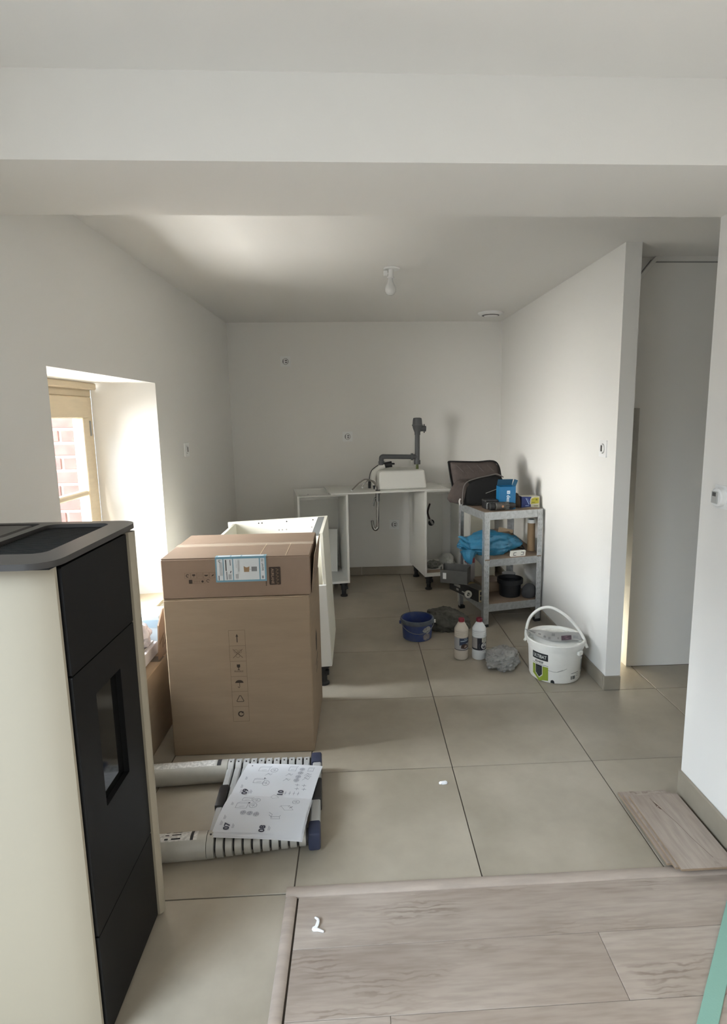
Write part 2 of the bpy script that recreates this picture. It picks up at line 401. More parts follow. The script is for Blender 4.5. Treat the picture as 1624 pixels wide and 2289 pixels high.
sa.build('sash', FRAMEW, wr)
MB().box((xw-0.035, -1.67, 1.070), (xw+0.006, -0.930, 1.098), bev=0.006).build('glazing_bar', FRAMEW, wr)
for z0, z1 in ((0.66, 1.070), (1.098, 1.475)):
    MB().box((xw-0.018, -1.67, z0), (xw-0.014, -0.930, z1)).build('pane', PANE, wr, 0)
for z in (1.42, 0.72):
    MB().box((xw+0.001, -0.862, z-0.04), (xw+0.016, -0.850, z+0.04), bev=0.003).build('hinge', GREYPL, wr)
sill = struct('trim_5', MB().box((XL-T, -1.845, 0.450), (XL+0.004, -0.748, 0.470), bev=0.003), FRAMEW); sill['label'] = 'beige wooden window sill'
br = struct('wall_outside', MB().box((-2.2, -0.800, -0.2), (-1.262, -0.70, 3.0)), MORTAR); br['label'] = 'outer reveal of red bricks'
k = 0
z = 0.30
while z < 1.75:
    x = -1.270 - (0.0 if k % 2 else -0.05)
    while x > -2.1:
        L = random.uniform(0.150, 0.168)
        x0, x1 = max(x-L, -2.1), min(x, -1.264)
        MB().box((x0, -0.808-random.uniform(0, .003), z), (x1, -0.7995, z+0.060), bev=0.003).build('brick', BRICK, br, 0)
        x -= L+0.014
    z += 0.075; k += 1
# terrace door and rear window, out of view behind the camera
for nm, a, b in (('door_1', (XL-0.30, -5.00, 0), (XL-0.25, -2.93, 2.15)),):
    o = bpy.data.objects.new(nm, None); COL.objects.link(o); o['kind'] = 'structure'
    f = MB(); f.box((a[0], a[1], 0.0), (b[0], a[1]+0.07, 2.15)).box((a[0], b[1]-0.07, 0.0), (b[0], b[1], 2.15)).box((a[0], a[1]+0.07, 2.08), (b[0], b[1]-0.07, 2.15)).box((a[0], a[1]+0.07, 0.0), (b[0], b[1]-0.07, 0.07)).box((a[0], -4.06, 0.07), (b[0], -3.99, 2.08))
    f.build('door_frame', FRAMEW, o, 0)
o = bpy.data.objects.new('window_2', None); COL.objects.link(o); o['kind'] = 'structure'
f = MB(); f.box((-0.55, YF-0.08, 0.7), (-0.49, YF-0.03, 2.05)).box((1.09, YF-0.08, 0.7), (1.15, YF-0.03, 2.05)).box((-0.49, YF-0.08, 0.7), (1.09, YF-0.03, 0.76)).box((-0.49, YF-0.08, 1.99), (1.09, YF-0.03, 2.05)).box((0.27, YF-0.08, 0.76), (0.33, YF-0.03, 1.99))
f.build('window_frame', FRAMEW, o, 0)

# ------------------------------------------------------------------ pellet stove (near left)
BEIGE = mat("beige_painted_steel", (0.36, 0.318, 0.243), 0.5)
BLACKST = mat('black_painted_steel', (0.006, 0.006, 0.0065), 0.5, spec=0.22)
TOPST = mat('dark_grey_cast_top', (0.045, 0.042, 0.040), 0.42, spec=0.4)
MESHM = mat('black_perforated_mesh', (0.007, 0.007, 0.007), 0.7, spec=0.2)
GLASSD = mat('dark_stove_glass', (0.008, 0.008, 0.008), 0.06)
def stove():
    t = thing('pellet_stove', 'tall pellet stove with cream side panels, black front and dark grey top', 'stove', (XL+0.25, -2.62, 0))
    bx, by = t.location.x, t.location.y
    L = lambda x, y: (x-bx, y-by)
    MB().box((XL+0.012-bx, -2.80-by, 0.012), (-0.412-bx, -2.4545-by, 1.165)).build('body', BLACKST, t, 0)
    for i in range(2):
        for jy in (-2.76, -2.49): MB().cone((*L(XL+0.06 if i else -0.45, jy), 0), (*L(XL+0.06 if i else -0.45, jy), 0.0125), 0.02).build('foot', BLACKPL, t)
    near = [L(XL+0.012, -2.803), L(XL+0.012, -2.815)] + [L(x, yy) for x, yy in ((-0.60, -2.824), (-0.50, -2.826), (-0.45, -2.823), (-0.42, -2.816), (-0.402, -2.808))] + [L(-0.400, -2.803)]
    MB().prism(near, 0.012, 1.172).build('side_panel', BEIGE, t, 40)
    far = [L(XL+0.012, -2.453), L(-0.43, -2.453), L(-0.405, -2.462), L(-0.387, -2.462), L(-0.380, -2.455), L(-0.377, -2.444), L(-0.380, -2.436), L(-0.40, -2.430), L(XL+0.012, -2.430)]
    MB().prism(far, 0.012, 1.172).build('side_panel', BEIGE, t, 40)
    xf = -0.393
    M = frame((xf-0.014-bx, 0, 0), (0, 1, 0), (0, 0, 1))
    def front(name, z0, z1, hole=None):
        y0, y1 = -2.799-by, -2.464-by
        outl = [rrect(y0, z0, y1, z1, 0.003, 2)]
        if hole: outl.append(rrect(*hole, 0.004, 2))
        me = panel(outl, 0.014); me.transform(M)
        return link(name, me, BLACKST, t, 20)
    front('upper_panel', 0.927, 1.168)
    g = (-2.703-by, 0.548, -2.566-by, 0.838)
    door = front('door', 0.287, 0.924, g)
    front('lower_panel', 0.014, 0.284)
    M2 = frame((xf-0.0185-bx, 0, 0), (0, 1, 0), (0, 0, 1))
    MB().box((g[0]-0.02, g[1]-0.02, 0), (g[2]+0.02, g[3]+0.02, 0.0045), m=M2).build('glass', GLASSD, door, 0)
    # top with grille and lid openings
    P = lambda x0, y0, x1, y1, r: rrect(x0-bx, y0-by, x1-bx, y1-by, r, 6)
    top = panel([P(XL+0.010, -2.866, -0.376, -2.404, 0.055), P(-0.602, -2.777, -0.438, -2.437, 0.028), P(-0.82, -2.605, -0.628, -2.426, 0.012)], 0.013)
    top.transform(Matrix.Translation((0, 0, 1.181))); top = link('top_plate', top, TOPST, t, 20)
    MB().box((XL+0.02-bx, -2.83-by, 1.172), (-0.40-bx, -2.44-by, 1.1805)).build('top_gap', BLACKST, t, 0)
    gr = MB()
    for i in range(34):
        yy = -2.773+i*0.01-by
        gr.box((-0.600-bx, yy, 1.1806), (-0.440-bx, yy+0.0055, 1.1846))
    gr.build('grille', MESHM, top, 0)
    MB().box((-0.808-bx, -2.590-by, 1.1806), (-0.643-bx, -2.440-by, 1.1935), bev=0.004).build('lid', TOPST, top)
stove()

# ------------------------------------------------------------------ boxes
def carton(name, label, W, D, H, loc, rz, m, seam=True, group=None):
    """closed carton: body, four top flaps meeting at a seam, tape; local origin at front-left-bottom corner"""
    t = thing(name, label, 'box', loc, rz, group)
    mb = MB().box((0, 0, 0), (W, D, H-0.004), bev=0.004)
    mb.build('body', m, t, 30)
    for y0, y1 in ((0.002, D/2-0.0012), (D/2+0.0012, D-0.002)):
        MB().box((0.002, y0, H-0.004), (W-0.002, y1, H), bev=0.0014).build('flap', m, t, 0)
    if seam: MB().box((0.0, D/2-0.026, H+0.0001), (W, D/2+0.026, H+0.0005)).build('tape', TAPE, t, 0)
    return t
tall = carton('cardboard_box', 'tall plain brown carton standing on the floor with a column of handling symbols', 0.614, 0.485, 0.7155, (-0.602, -1.640, 0), -0.012, CARD)
# column of six symbol cells on its front
M = frame((0.300, -0.0005, 0.364), (1, 0, 0), (0, 0, 1))
d = Draw(); d2 = Draw()
cw_, ch_ = 0.069, 0.0695; y0 = -3*ch_
for r in range(7): d2.line([(-cw_/2, y0+r*ch_), (cw_/2, y0+r*ch_)], 0.0013)
for xx in (-cw_/2, cw_/2): d2.line([(xx, y0), (xx, -y0)], 0.0013)
c = [y0+(i+0.5)*ch_ for i in range(6)]
d = Draw(); d.line([(0, c[5]-0.018), (0, c[5]+0.008)], 0.0038).fill([(-0.0055, c[5]+0.006), (0.0055, c[5]+0.006), (0, c[5]+0.019)]); d.build('printed_symbol', INK, tall, M)
d2.line([(-0.020, c[4]-0.019), (0.020, c[4]+0.019)], 0.0026).line([(-0.020, c[4]+0.019), (0.020, c[4]-0.019)], 0.0026)
d2.line(circ(-0.008, c[4]+0.010, 0.008, 10), 0.0014, True).line(circ(0.010, c[4]+0.009, 0.007, 10), 0.0014, True).line(circ(0, c[4]-0.009, 0.009, 10), 0.0014, True)
d = Draw(); d.fill([(-0.007, c[3]+0.020), (0.007, c[3]+0.020), (0.007, c[3]+0.009), (0.003, c[3]+0.005), (-0.003, c[3]+0.005), (-0.007, c[3]+0.009)]).rect(-0.0014, c[3]-0.004, 0.0014, c[3]+0.006).fill([(-0.0055, c[3]-0.006), (0.0055, c[3]-0.006), (0.001, c[3]-0.002), (-0.001, c[3]-0.002)]); d.build('printed_symbol', INK, tall, M)
d = Draw(); d.fill([(0.0175*math.cos(math.radians(a)), c[2]+0.005+0.013*math.sin(math.radians(a))) for a in range(0, 181, 15)]); d.build('printed_symbol', INK, tall, M)
d = Draw(); d.line([(0.001, c[2]+0.005), (0.001, c[2]-0.013), (-0.001, c[2]-0.017), (-0.005, c[2]-0.016), (-0.006, c[2]-0.012)], 0.0020); d.build('printed_symbol', INK, tall, M)
d = Draw(); d.line([(-0.013, c[1]-0.012), (0.013, c[1]-0.012), (0.015, c[1]-0.009), (0.003, c[1]+0.015), (-0.003, c[1]+0.015), (-0.015, c[1]-0.009)], 0.0026, True); d.build('printed_symbol', INK, tall, M)
d = Draw(); d.line(circ(0, c[0], 0.0105, 14, 60, 330), 0.0050).fill([(0.002, c[0]+0.012), (0.013, c[0]+0.010), (0.004, c[0]+0.001)]).line(circ(0, c[0], 0.0115, 8, -60, 60), 0.0024); d.build('printed_symbol', INK, tall, M)
d2.build('printed_grid', INKSOFT, tall, M)
text('printed_text', 'FRAGILE', 0.0095, frame((0.300, -0.0005, 0.364+c[3]-0.012), (1, 0, 0), (0, 0, 1)), INKSOFT, tall, sx=1.1, bold=0.0003)
d = Draw(); d.fill([(-0.02, -0.05), (0.02, -0.05), (0.03, 0.02), (0, 0.06), (-0.03, 0.02)]).line([(-0.05, -0.10), (0.05, -0.08)], 0.012).line([(-0.04, -0.14), (0.03, -0.12)], 0.010)
d.build('printed_mark', INK, tall, frame((0.6145, 0.24, 0.42), (0, 1, 0), (0, 0, 1)))

flat = carton('cardboard_box', 'flat brown carton lying on top of the tall carton with a blue edged shipping label', 0.618, 0.470, 0.175, (-0.600, -1.642, 0.7165), 0.014, CARD2)
flap = MB().box((0, 0, 0), (0.004, 0.44, 0.165), bev=0.001, m=Matrix.Translation((0.619, 0.012, 0.006)) @ Matrix.Rotation(math.radians(5.5), 4, 'Y')).build('end_flap', CARD2, flat, 0)
for x_ in (0.405, 0.515):
    MB().box((x_, 0.004, 0.1751), (x_+0.003, 0.232, 0.1759), m=Matrix()).build('crease', CARDIN, flat, 0)
LBLUE = mat('pale_blue_label_border', (0.16, 0.31, 0.39), 0.35)
LWHITE = mat('white_label_paper', (0.62, 0.64, 0.64), 0.4)
LGREY = mat('grey_label_print', (0.20, 0.20, 0.20), 0.6)
LDARK = mat('black_label_print', (0.02, 0.02, 0.022), 0.6)
LBROWN = mat('brown_label_picture', (0.30, 0.19, 0.10), 0.6)
Mf = lambda x, z: frame((x, -0.0006, z), (1, 0, 0), (0, 0, 1))
lab = MB().box((0, 0, 0), (0.211, 0.107, 0.0004), m=Mf(0.224, 0.0678)).build('shipping_label', LBLUE, flat, 0)
MB().box((0.224, -0.0004, 0.1756), (0.435, 0.030, 0.1760)).build('label_fold', LBLUE, flat, 0)
d = Draw(); Z = lambda p: [(q[0], q[1]) for q in p]
for a, b in ((0.006, 0.031), (0.035, 0.071), (0.075, 0.181), (0.186, 0.204)): d.rect(a, 0.008, b, 0.100)
d.build('label_field', LWHITE, lab, frame((0.224, -0.0012, 0.0678), (1, 0, 0), (0, 0, 1)))
d = Draw()
for a, b in ((0.010, 0.060), (0.066, 0.104), (0.110, 0.200)): d.rect(a, 0.006, b, 0.024)
d.build('label_field', LWHITE, lab, frame((0.224, 0.0, 0.1763), (1, 0, 0), (0, 1, 0)))
Ml = frame((0.224, -0.0015, 0.0678), (1, 0, 0), (0, 0, 1))
d = Draw()
d.line([(0.044, 0.05), (0.044, 0.095)], 0.004).line([(0.062, 0.072), (0.062, 0.095)], 0.0025).line([(0.046, 0.012), (0.046, 0.045)], 0.0025).line([(0.013, 0.01), (0.013, 0.028)], 0.003).line([(0.061, 0.04), (0.064, 0.047)], 0.003)
d.build('label_print', LDARK, lab, Ml)
d = Draw()
for i in range(5): d.rect(0.053+i*0.0026, 0.012, 0.0542+i*0.0026, 0.034); d.rect(0.083+i*0.0024, 0.014, 0.0841+i*0.0024, 0.034)
for i in range(7): d.rect(0.018+i*0.0017, 0.028, 0.0186+i*0.0017, 0.086)
d.line([(0.094, 0.045), (0.094, 0.093)], 0.0012).line([(0.098, 0.045), (0.098, 0.093)], 0.0012).line([(0.086, 0.06), (0.086, 0.094)], 0.0008)
d.rect(0.149, 0.044, 0.172, 0.064).line([(0.140, 0.053), (0.148, 0.053)], 0.001)
for i in range(5): d.rect(0.190, 0.085+i*0.0026, 0.200, 0.0864+i*0.0026)
d.build('label_print', LGREY, lab, Ml)
Draw().fill([(0.118, 0.042), (0.139, 0.042), (0.141, 0.066), (0.133, 0.062), (0.126, 0.062), (0.117, 0.068)]).build('label_picture', LBROWN, lab, Ml)
MC = frame((0.224+0.1955, -0.0015, 0.0678+0.072), (0, 0, -1), (1, 0, 0))
text('label_text', 'LAV395', 0.0105, MC @ Matrix.Translation((0.010, 0, 0)), LDARK, lab, bold=0.0002)
d = Draw(); d.rect(0.048, -0.004, 0.060, 0.003); d.build('label_print', LGREY, lab, MC)
d = Draw(); d.line(circ(0.018, 0.092, 0.004, 8, 30, 330), 0.0016).line([(0.018, 0.088), (0.021, 0.084)], 0.0016); d.build('label_print', LDARK, lab, Ml)
# printed brand plate, icons
Mt = frame((0.468, -0.0007, 0.088), (0, 0, -1), (1, 0, 0))
Draw().fill(rrect(-0.040, -0.023, 0.038, 0.025, 0.004, 3)).build('printed_plate', INK, flat, Mt)
Mt2 = frame((0.468, -0.0010, 0.088), (0, 0, -1), (1, 0, 0))
text('printed_text', 'AURLANE', 0.0150, Mt2 @ Matrix.Translation((0, -0.009, 0)), CARD2, flat, bold=0.0004)
d = Draw()
for i in range(5): d.line([(-0.032+i*0.0145, 0.006), (-0.027+i*0.0145, 0.016), (-0.022+i*0.0145, 0.008)], 0.0032)
d.build('printed_ornament', INKSOFT, flat, Mt2)
d = Draw(); d.line([(-0.040, -0.036), (0.014, -0.036)], 0.006)
for i in range(4): d.fill(circ(0.019+i*0.0065, -0.036, 0.0026, 8))
d.build('printed_dots', INK, flat, Mt)
d = Draw(); d2 = Draw()
for i in range(5):
    x_ = 0.096+i*0.0255
    d2.line([(x_, 0.088), (x_+0.0235, 0.088), (x_+0.0235, 0.112), (x_, 0.112)], 0.0009, True)
    cx_ = x_+0.0118
    if i == 0: d.line(circ(cx_, 0.100, 0.0055, 10, 40, 320), 0.0028)
    elif i == 1: d.rect(cx_-0.006, 0.099, cx_+0.006, 0.106).rect(cx_-0.001, 0.093, cx_+0.001, 0.099)
    elif i == 2: d2.line([(cx_-0.006, 0.094), (cx_-0.006, 0.107)], 0.001).line([(cx_, 0.094), (cx_, 0.107)], 0.001).line([(cx_+0.006, 0.094), (cx_+0.006, 0.107)], 0.001)
    elif i == 3: d.fill([(cx_+0.008*math.cos(math.radians(a)), 0.102-0.006*math.sin(math.radians(a))) for a in range(0, 181, 20)])
    else: d.fill([(cx_-0.005, 0.095), (cx_+0.004, 0.097), (cx_+0.006, 0.105), (cx_-0.001, 0.100)])
d2.line([(0.112, 0.066), (0.178, 0.066), (0.178, 0.082), (0.112, 0.082)], 0.0009, True)
d.fill(rrect(0.112, 0.066, 0.126, 0.083, 0.003, 2)).fill(circ(0.168, 0.074, 0.005, 8)).line(circ(0.191, 0.076, 0.006, 8, 20, 340), 0.002)
for x_ in (0.136, 0.145, 0.155): d2.line(circ(x_, 0.074, 0.003, 6), 0.001, True)
d.build('printed_icon', INK, flat, frame((0, -0.0008, 0), (1, 0, 0), (0, 0, 1))); d2.build('printed_icon', INKSOFT, flat, frame((0, -0.0008, 0), (1, 0, 0), (0, 0, 1)))

low = carton('cardboard_box', 'low dark brown carton squeezed between the stove and the tall carton', 0.172, 0.66, 0.368, (-0.866, -1.76, 0), 0.0, CARD)
MB().box((0.0, 0.285, 0.3686), (0.173, 0.345, 0.3692)).build('dark_tape', mat('brown_parcel_tape', (0.10, 0.08, 0.06), 0.5), low, 0)
t = thing('white_box', 'white flat carton with a grey lid lying on the low dark carton', 'box', (-0.798, -1.515, 0.3702), 0.0)
MB().box((-0.062, -0.16, 0), (0.062, 0.145, 0.056), bev=0.002).build('body', mat('white_card', (0.56, 0.55, 0.57), 0.6), t, 0)
MB().box((-0.060, -0.158, 0.0565), (0.045, 0.143, 0.0610), bev=0.0008).build('lid', mat('grey_card', (0.36, 0.35, 0.34), 0.6), t, 0)
FILM = mat('milky_plastic_film', (0.62, 0.62, 0.68), 0.18)
b = crumple('plastic_bag', FILM, None, (0.046, 0.055, 0.062), 3, 0.40, 2.2, 4); b.location = (-0.792, -1.445, 0.4316)
tag(b, 'crumpled milky plastic bag lying on the white flat carton', 'plastic bag')
t = thing('cardboard_sheet', 'upright printed brown cardboard sheet leaning between window and tall carton', 'cardboard', (-0.706, -1.462, 0.3705), 0.0)
MB().prism([(0, 0), (0.24, 0), (0.24, 0.225), (0.055, 0.225), (0, 0.165)], 0, 0.006, frame((0, 0, 0), (0, 1, 0), (0.05, 0, 1))).build('sheet', CARD2, t, 0)
d = Draw(); d.line([(0.012, 0.075), (0.060, 0.105)], 0.010).line([(0.050, 0.045), (0.054, 0.085)], 0.012).line([(0.07, 0.05), (0.11, 0.07)], 0.010); d.build('printed_mark', INKSOFT, t, frame((0.0063, 0, 0), (0, 1, 0), (0.05, 0, 1)))
t = thing('blue_white_pack', 'white and pale blue pack on the low carton behind the plastic bag', 'pack', (-0.835, -1.25, 0.3702), 0.05)
MB().box((-0.030, -0.05, 0), (0.085, 0.09, 0.155), bev=0.003).build('body', mat('white_blue_pack', (0.55, 0.66, 0.74), 0.4), t, 0)
MB().box((-0.0305, -0.0515, 0.095), (0.0855, -0.0501, 0.135)).build('printed_band', mat('blue_print', (0.36, 0.50, 0.62), 0.5), t, 0)

# ------------------------------------------------------------------ cabinets
def screw_hole(x, z, y, parent, m=None, r=0.004):
    MB().cone((x, y, z), (x, y-0.0008, z), r, n=8).build('drill_hole', m or BLACKPL, parent, 0)
def foot(parent, x, y, h=0.12):
    MB().lathe([(0.030, 0), (0.030, 0.010), (0.018, 0.018), (0.018, 0.05), (0.022, 0.052), (0.022, 0.095), (0.033, 0.097), (0.033, h)], 14, (x, y, 0)).box((x+0.012, y-0.034, 0.066), (x+0.030, y-0.010, 0.090)).build('foot', BLACKPL, parent, 30)
ROW = math.radians(9.5); RU = Vector((math.cos(ROW), math.sin(ROW), 0)); RV = Vector((-math.sin(ROW), math.cos(ROW), 0))
P1 = Vector((0.147, 0.490, 0))
def cabinet(label, u0, W=0.40, D=0.50, holes=(), back=True):
    t = thing('kitchen_base_cabinet', label, 'cabinet', P1+RU*u0, ROW, 'white base cabinets along the back wall')
    H, h, th = 0.846, 0.12, 0.018
    MB().box((0, 0, h), (th, D, H), bev=0.001).build('side_panel', WHITEBOARD, t, 0)
    MB().box((W-th, 0, h), (W, D, H), bev=0.001).build('side_panel', WHITEBOARD, t, 0)
    MB().box((th, 0, h), (W-th, D, h+th), bev=0.001).build('bottom_panel', WHITEBOARD, t, 0)
    MB().box((th+0.0003, 0, H-0.002-th*0.35), (W-th-0.0003, 0.085, H-0.002), bev=0.001).build('front_rail', WHITEBOARD, t, 0)
    rail = MB().box((th+0.0003, D-0.040, H-0.10), (W-th-0.0003, D-0.024, H), bev=0.001).build('rear_rail', WHITEBOARD, t, 0)
    for x_ in (0.12, 0.30): screw_hole(x_, H-0.05, D-0.0401, rail, GREYPL)
    me = panel([rrect(th, h, W-th, H-0.1005, 0.002, 1)]+[circ(x_, z_, r_, 20) for x_, z_, r_ in holes], 0.006)
    me.transform(frame((0, D-0.012, 0), (1, 0, 0), (0, 0, 1))); link('back_panel', me, WHITEBOARD, t, 0)
    for x_ in (0.045, W-0.045):
        for y_ in (0.045, D-0.06): foot(t, x_, y_)
    return t
cl = cabinet('white open base cabinet on black feet left of the dishwasher gap, board leaning inside', -0.40)
cr = cabinet('white open base cabinet on black feet behind the steel shelf, cable hole in its back', 0.634, holes=((0.203, 0.484, 0.030), (0.362, 0.391, 0.016)))
lp = thing('white_board', 'narrow white board leaning inside the left base cabinet', 'board', P1+RU*(-0.262)+RV*0.36+Vector((0, 0, 0.1385)), ROW-0.30)
TLP = Matrix.Rotation(math.radians(-9), 4, 'X')
MB().box((0.0, 0, 0), (0.21, 0.018, 0.365), bev=0.001).build('board', WHITEBOARD, lp, 0, TLP)
MB().box((0.2101, 0.0005, 0.001), (0.2106, 0.0175, 0.364)).build('shadow_edge', mat('dark_edge_shadow', (0.055, 0.045, 0.035), 0.9), lp, 0, TLP)  # dark sliver painting in the shadow line beside the board
# cable coming out of the hole in the right cabinet, things lying in it
for x_, z_, r_ in ((0.203, 0.484, 0.031), (0.362, 0.391, 0.017)):
    MB().cone((x_, 0.4885, z_), (x_, 0.530, z_), r_+0.004, n=18).build('hole_shade', BLACKPL, cr, 30)  # black plug added behind each hole, standing in for the shade inside
hp = P1+RU*(0.634+0.203)+RV*0.482
cb = thing('power_cable', 'brown tipped grey cable curling out of the round hole in the cabinet back', 'cable', (hp.x, hp.y, 0.485))
q = [Vector((0.010, -0.002, -0.010)), Vector((0.004, -0.03, 0.002)), Vector((-0.024, -0.05, 0.045)), Vector((-0.040, -0.055, 0.11)), Vector((-0.020, -0.055, 0.185))]
MB().tube(q[:3], 0.011, 10, 6).build('sheath', mat('grey_cable_sheath', (0.42, 0.41, 0.39), 0.5), cb)
MB().tube(q[2:], 0.0085, 10, 6).build('wire', mat('dark_brown_wire', (0.035, 0.015, 0.012), 0.45), cb)
def cabpt(u, v, z): return P1+RU*u+RV*v+Vector((0, 0, z))
o = crumple('wire_bundle', mat('grey_wire_bundle', (0.20, 0.20, 0.18), 0.6, var=0.5, scale=60), None, (0.055, 0.04, 0.035), 9, 0.45, 3.5, 3); o.location = cabpt(0.765, 0.20, 0.1384)
tag(o, 'small tangled grey wire bundle lying in the right base cabinet', 'wire bundle')
o = crumple('white_bag', mat('white_bag_film', (0.60, 0.60, 0.56), 0.45), None, (0.062, 0.115, 0.056), 5, 0.26, 1.9, 4, 0.25); o.location = cabpt(0.938, 0.335, 0.1384)
tag(o, 'full white plastic bag standing in the right base cabinet', 'bag')
t = thing('wooden_slat', 'short brown wooden slat lying at the front of the right base cabinet', 'slat', cabpt(0.668, 0.05, 0.1382), ROW)
MB().box((0, 0, 0), (0.16, 0.03, 0.018), bev=0.001).build('slat', MDF, t, 0)

# free standing carcass behind the cartons, leaning a little
oc = thing('kitchen_base_cabinet', 'cream cabinet carcass without a top standing right behind the two cartons', 'cabinet', (0.073, -1.045, 0), 0.0)
TL = Matrix.Rotation(math.radians(-2.4), 4, 'Y')
W, D, H, h, th = 0.575, 0.52, 0.862, 0.125, 0.018
MB().box((-th, 0, h), (0, D, H), bev=0.001).build('side_panel', CREAM, oc, 0, TL)
MB().box((-W, 0, h), (-W+th, D-0.02, H-0.01), bev=0.001).build('side_panel', CREAM, oc, 0, TL)
bp_ = MB().box((-W-0.03, D-0.019, h), (-th-0.0003, D-0.002, H), bev=0.001).build('back_panel', CREAM, oc, 0, TL)
MB().box((-W+th+0.0003, 0, h), (-th-0.0003, D-0.02, h+th), bev=0.001).build('bottom_panel', CREAM, oc, 0, TL)
MB().box((-th-0.040, 0.002, H-0.014), (-th-0.0005, D-0.022, H-0.0005)).build('top_rail', EDGEGREY, oc, 0, TL)
MB().box((-0.10, -0.0185, h+0.002), (-0.001, -0.0005, H-0.28), bev=0.001).build('front_panel', WHITEBOARD, oc, 0, TL)
for x_, z_ in ((-0.42, 0.845), (-0.40, 0.845), (-0.25, 0.845), (-0.09, 0.845), (-0.30, 0.795), (-0.28, 0.795), (-0.255, 0.795), (-0.10, 0.80)):
    MB().cone((x_, D-0.0192, z_), (x_, D-0.0205, z_), 0.0045, n=8).build('drill_hole', BLACKPL if z_ > 0.82 else GREYPL, bp_, 0, TL)
for x_ in (-0.055, -W+0.06):
    for y_ in (0.04, D-0.06): foot(oc, x_, y_, 0.1275 if x_ > -0.1 else 0.150)

# ------------------------------------------------------------------ sink lying upside down across the two cabinets
sk = thing('kitchen_sink', 'white resin sink lying upside down across both cabinets, grey waste pipes on top', 'sink', P1+Vector((0, 0, 0.8465)), ROW)
def sl(p):  # world -> sink local
    v = Vector(p)-Vector((P1.x, P1.y, 0.8465)); return Vector((v.dot(RU), v.dot(RV), v.z))
MB().box((-0.140, -0.012, 0), (0.845, 0.470, 0.014), bev=0.004, seg=2).build('rim', SINKW, sk)
bs = MB(); a = [bs.bm.verts.new(v) for v in ((0.262, 0.06, 0.0142), (0.674, 0.06, 0.0142), (0.674, 0.43, 0.0142), (0.262, 0.43, 0.0142))]
b_ = [bs.bm.verts.new(v) for v in ((0.276, 0.085, 0.168), (0.660, 0.085, 0.168), (0.660, 0.41, 0.168), (0.276, 0.41, 0.168))]
bs.bm.faces.new(a); bs.bm.faces.new(b_)
for i in range(4): bs.bm.faces.new((a[i], a[(i+1) % 4], b_[(i+1) % 4], b_[i]))
bmesh.ops.bevel(bs.bm, geom=list(bs.bm.edges), offset=0.018, segments=4, profile=0.5, affect='EDGES')
bs.build('basin', SINKW, sk)
wp = MB(); V = lambda x, z, y=0.75: sl((x, y, z))
wp.cone(V(0.728, 1.075), V(0.731, 1.335), 0.0205, n=18).cone(V(0.728, 1.055), V(0.728, 1.09), 0.027, n=18)
wp.cone(V(0.728, 1.118), V(0.690, 1.118), 0.0215, n=18).cone(V(0.693, 1.118), V(0.676, 1.118), 0.029, n=18)
wp.cone(V(0.680, 1.118), V(0.445, 1.124), 0.0195, n=18)
wp.tube([V(0.452, 1.124), V(0.436, 1.122), V(0.428, 1.110), V(0.428, 1.06)], 0.0205, 14, 4).cone(V(0.428, 1.085), V(0.428, 1.055), 0.026, n=16)
wp.build('waste_pipe', PVC, sk)
tr = MB(); o_ = V(0.731, 1.30)
tr.lathe([(0.024, 0), (0.024, 0.02), (0.038, 0.055), (0.042, 0.075), (0.046, 0.076), (0.046, 0.084), (0.041, 0.085), (0.037, 0.125), (0.034, 0.138), (0.02, 0.142), (0, 0.142)], 20, o_)
tr.cone(V(0.745, 1.352), V(0.802, 1.350), 0.023, n=16).cone(V(0.783, 1.351), V(0.792, 1.351), 0.029, n=12).box(V(0.784, 1.315, 0.746), V(0.791, 1.388, 0.754))
tr.build('bottle_trap', PVC, sk)
MB().cone(V(0.728, 1.0155), V(0.728, 1.058), 0.012, n=12).build('waste_stub', mat('olive_green_plastic', (0.10, 0.12, 0.035), 0.5), sk)
ov = MB(); ov.tube([V(0.515, 1.060), V(0.45, 1.050), V(0.40, 1.030)], lambda t: 0.026-0.004*t, 14, 5).box(V(0.42, 1.055, 0.725), V(0.535, 1.068, 0.775), bev=0.004)
ov.build('overflow_body', BLACKPL, sk)
MB().tube([V(0.455, 1.048, 0.748), V(0.405, 1.030, 0.745), V(0.366, 0.990, 0.72), V(0.356, 0.940, 0.70), V(0.372, 0.880, 0.68), V(0.385, 0.865, 0.67)], 0.024, 14, 5).build('flexible_hose', mat('white_hose', (0.66, 0.65, 0.60), 0.5), sk)
MB().tube([V(0.400, 1.055, 0.735), V(0.345, 1.015, 0.715), V(0.325, 0.960, 0.70), V(0.325, 0.915, 0.69)], 0.0035, 8, 5).build('black_wire', BLACKPL, sk)
MB().cone(V(0.325, 0.925, 0.69), V(0.322, 0.868, 0.69), 0.012, n=10).cone(V(0.362, 0.895, 0.665), V(0.368, 0.863, 0.665), 0.012, n=10).build('plug_end', BLACKPL, sk)
fy = 0.575
F = lambda x, z, y=fy: sl((x, y, z))
fc = MB().tube([F(0.388, 0.838), F(0.385, 0.70), F(0.383, 0.575), F(0.378, 0.550), F(0.362, 0.540), F(0.347, 0.556), F(0.341, 0.585), F(0.338, 0.615)], 0.0125, 12, 5)
fct = fc.build('faucet', CHROME, sk)
MB().cone(F(0.388, 0.8464), F(0.388, 0.838), 0.026, n=16).build('base_ring', BLACKPL, fct)
MB().cone(F(0.3865, 0.838), F(0.3855, 0.775), 0.0165, n=14).cone(F(0.385, 0.80), F(0.362, 0.795), 0.012, n=12).tube([F(0.362, 0.80), F(0.356, 0.775), F(0.350, 0.735)], 0.007, 8, 3).build('lever', mat('dark_chrome', (0.20, 0.20, 0.19), 0.35, metal=0.9), fct)
MB().cone(F(0.388, 0.8612), F(0.388, 0.868), 0.020, n=14).build('lock_nut', BLACKPL, fct)
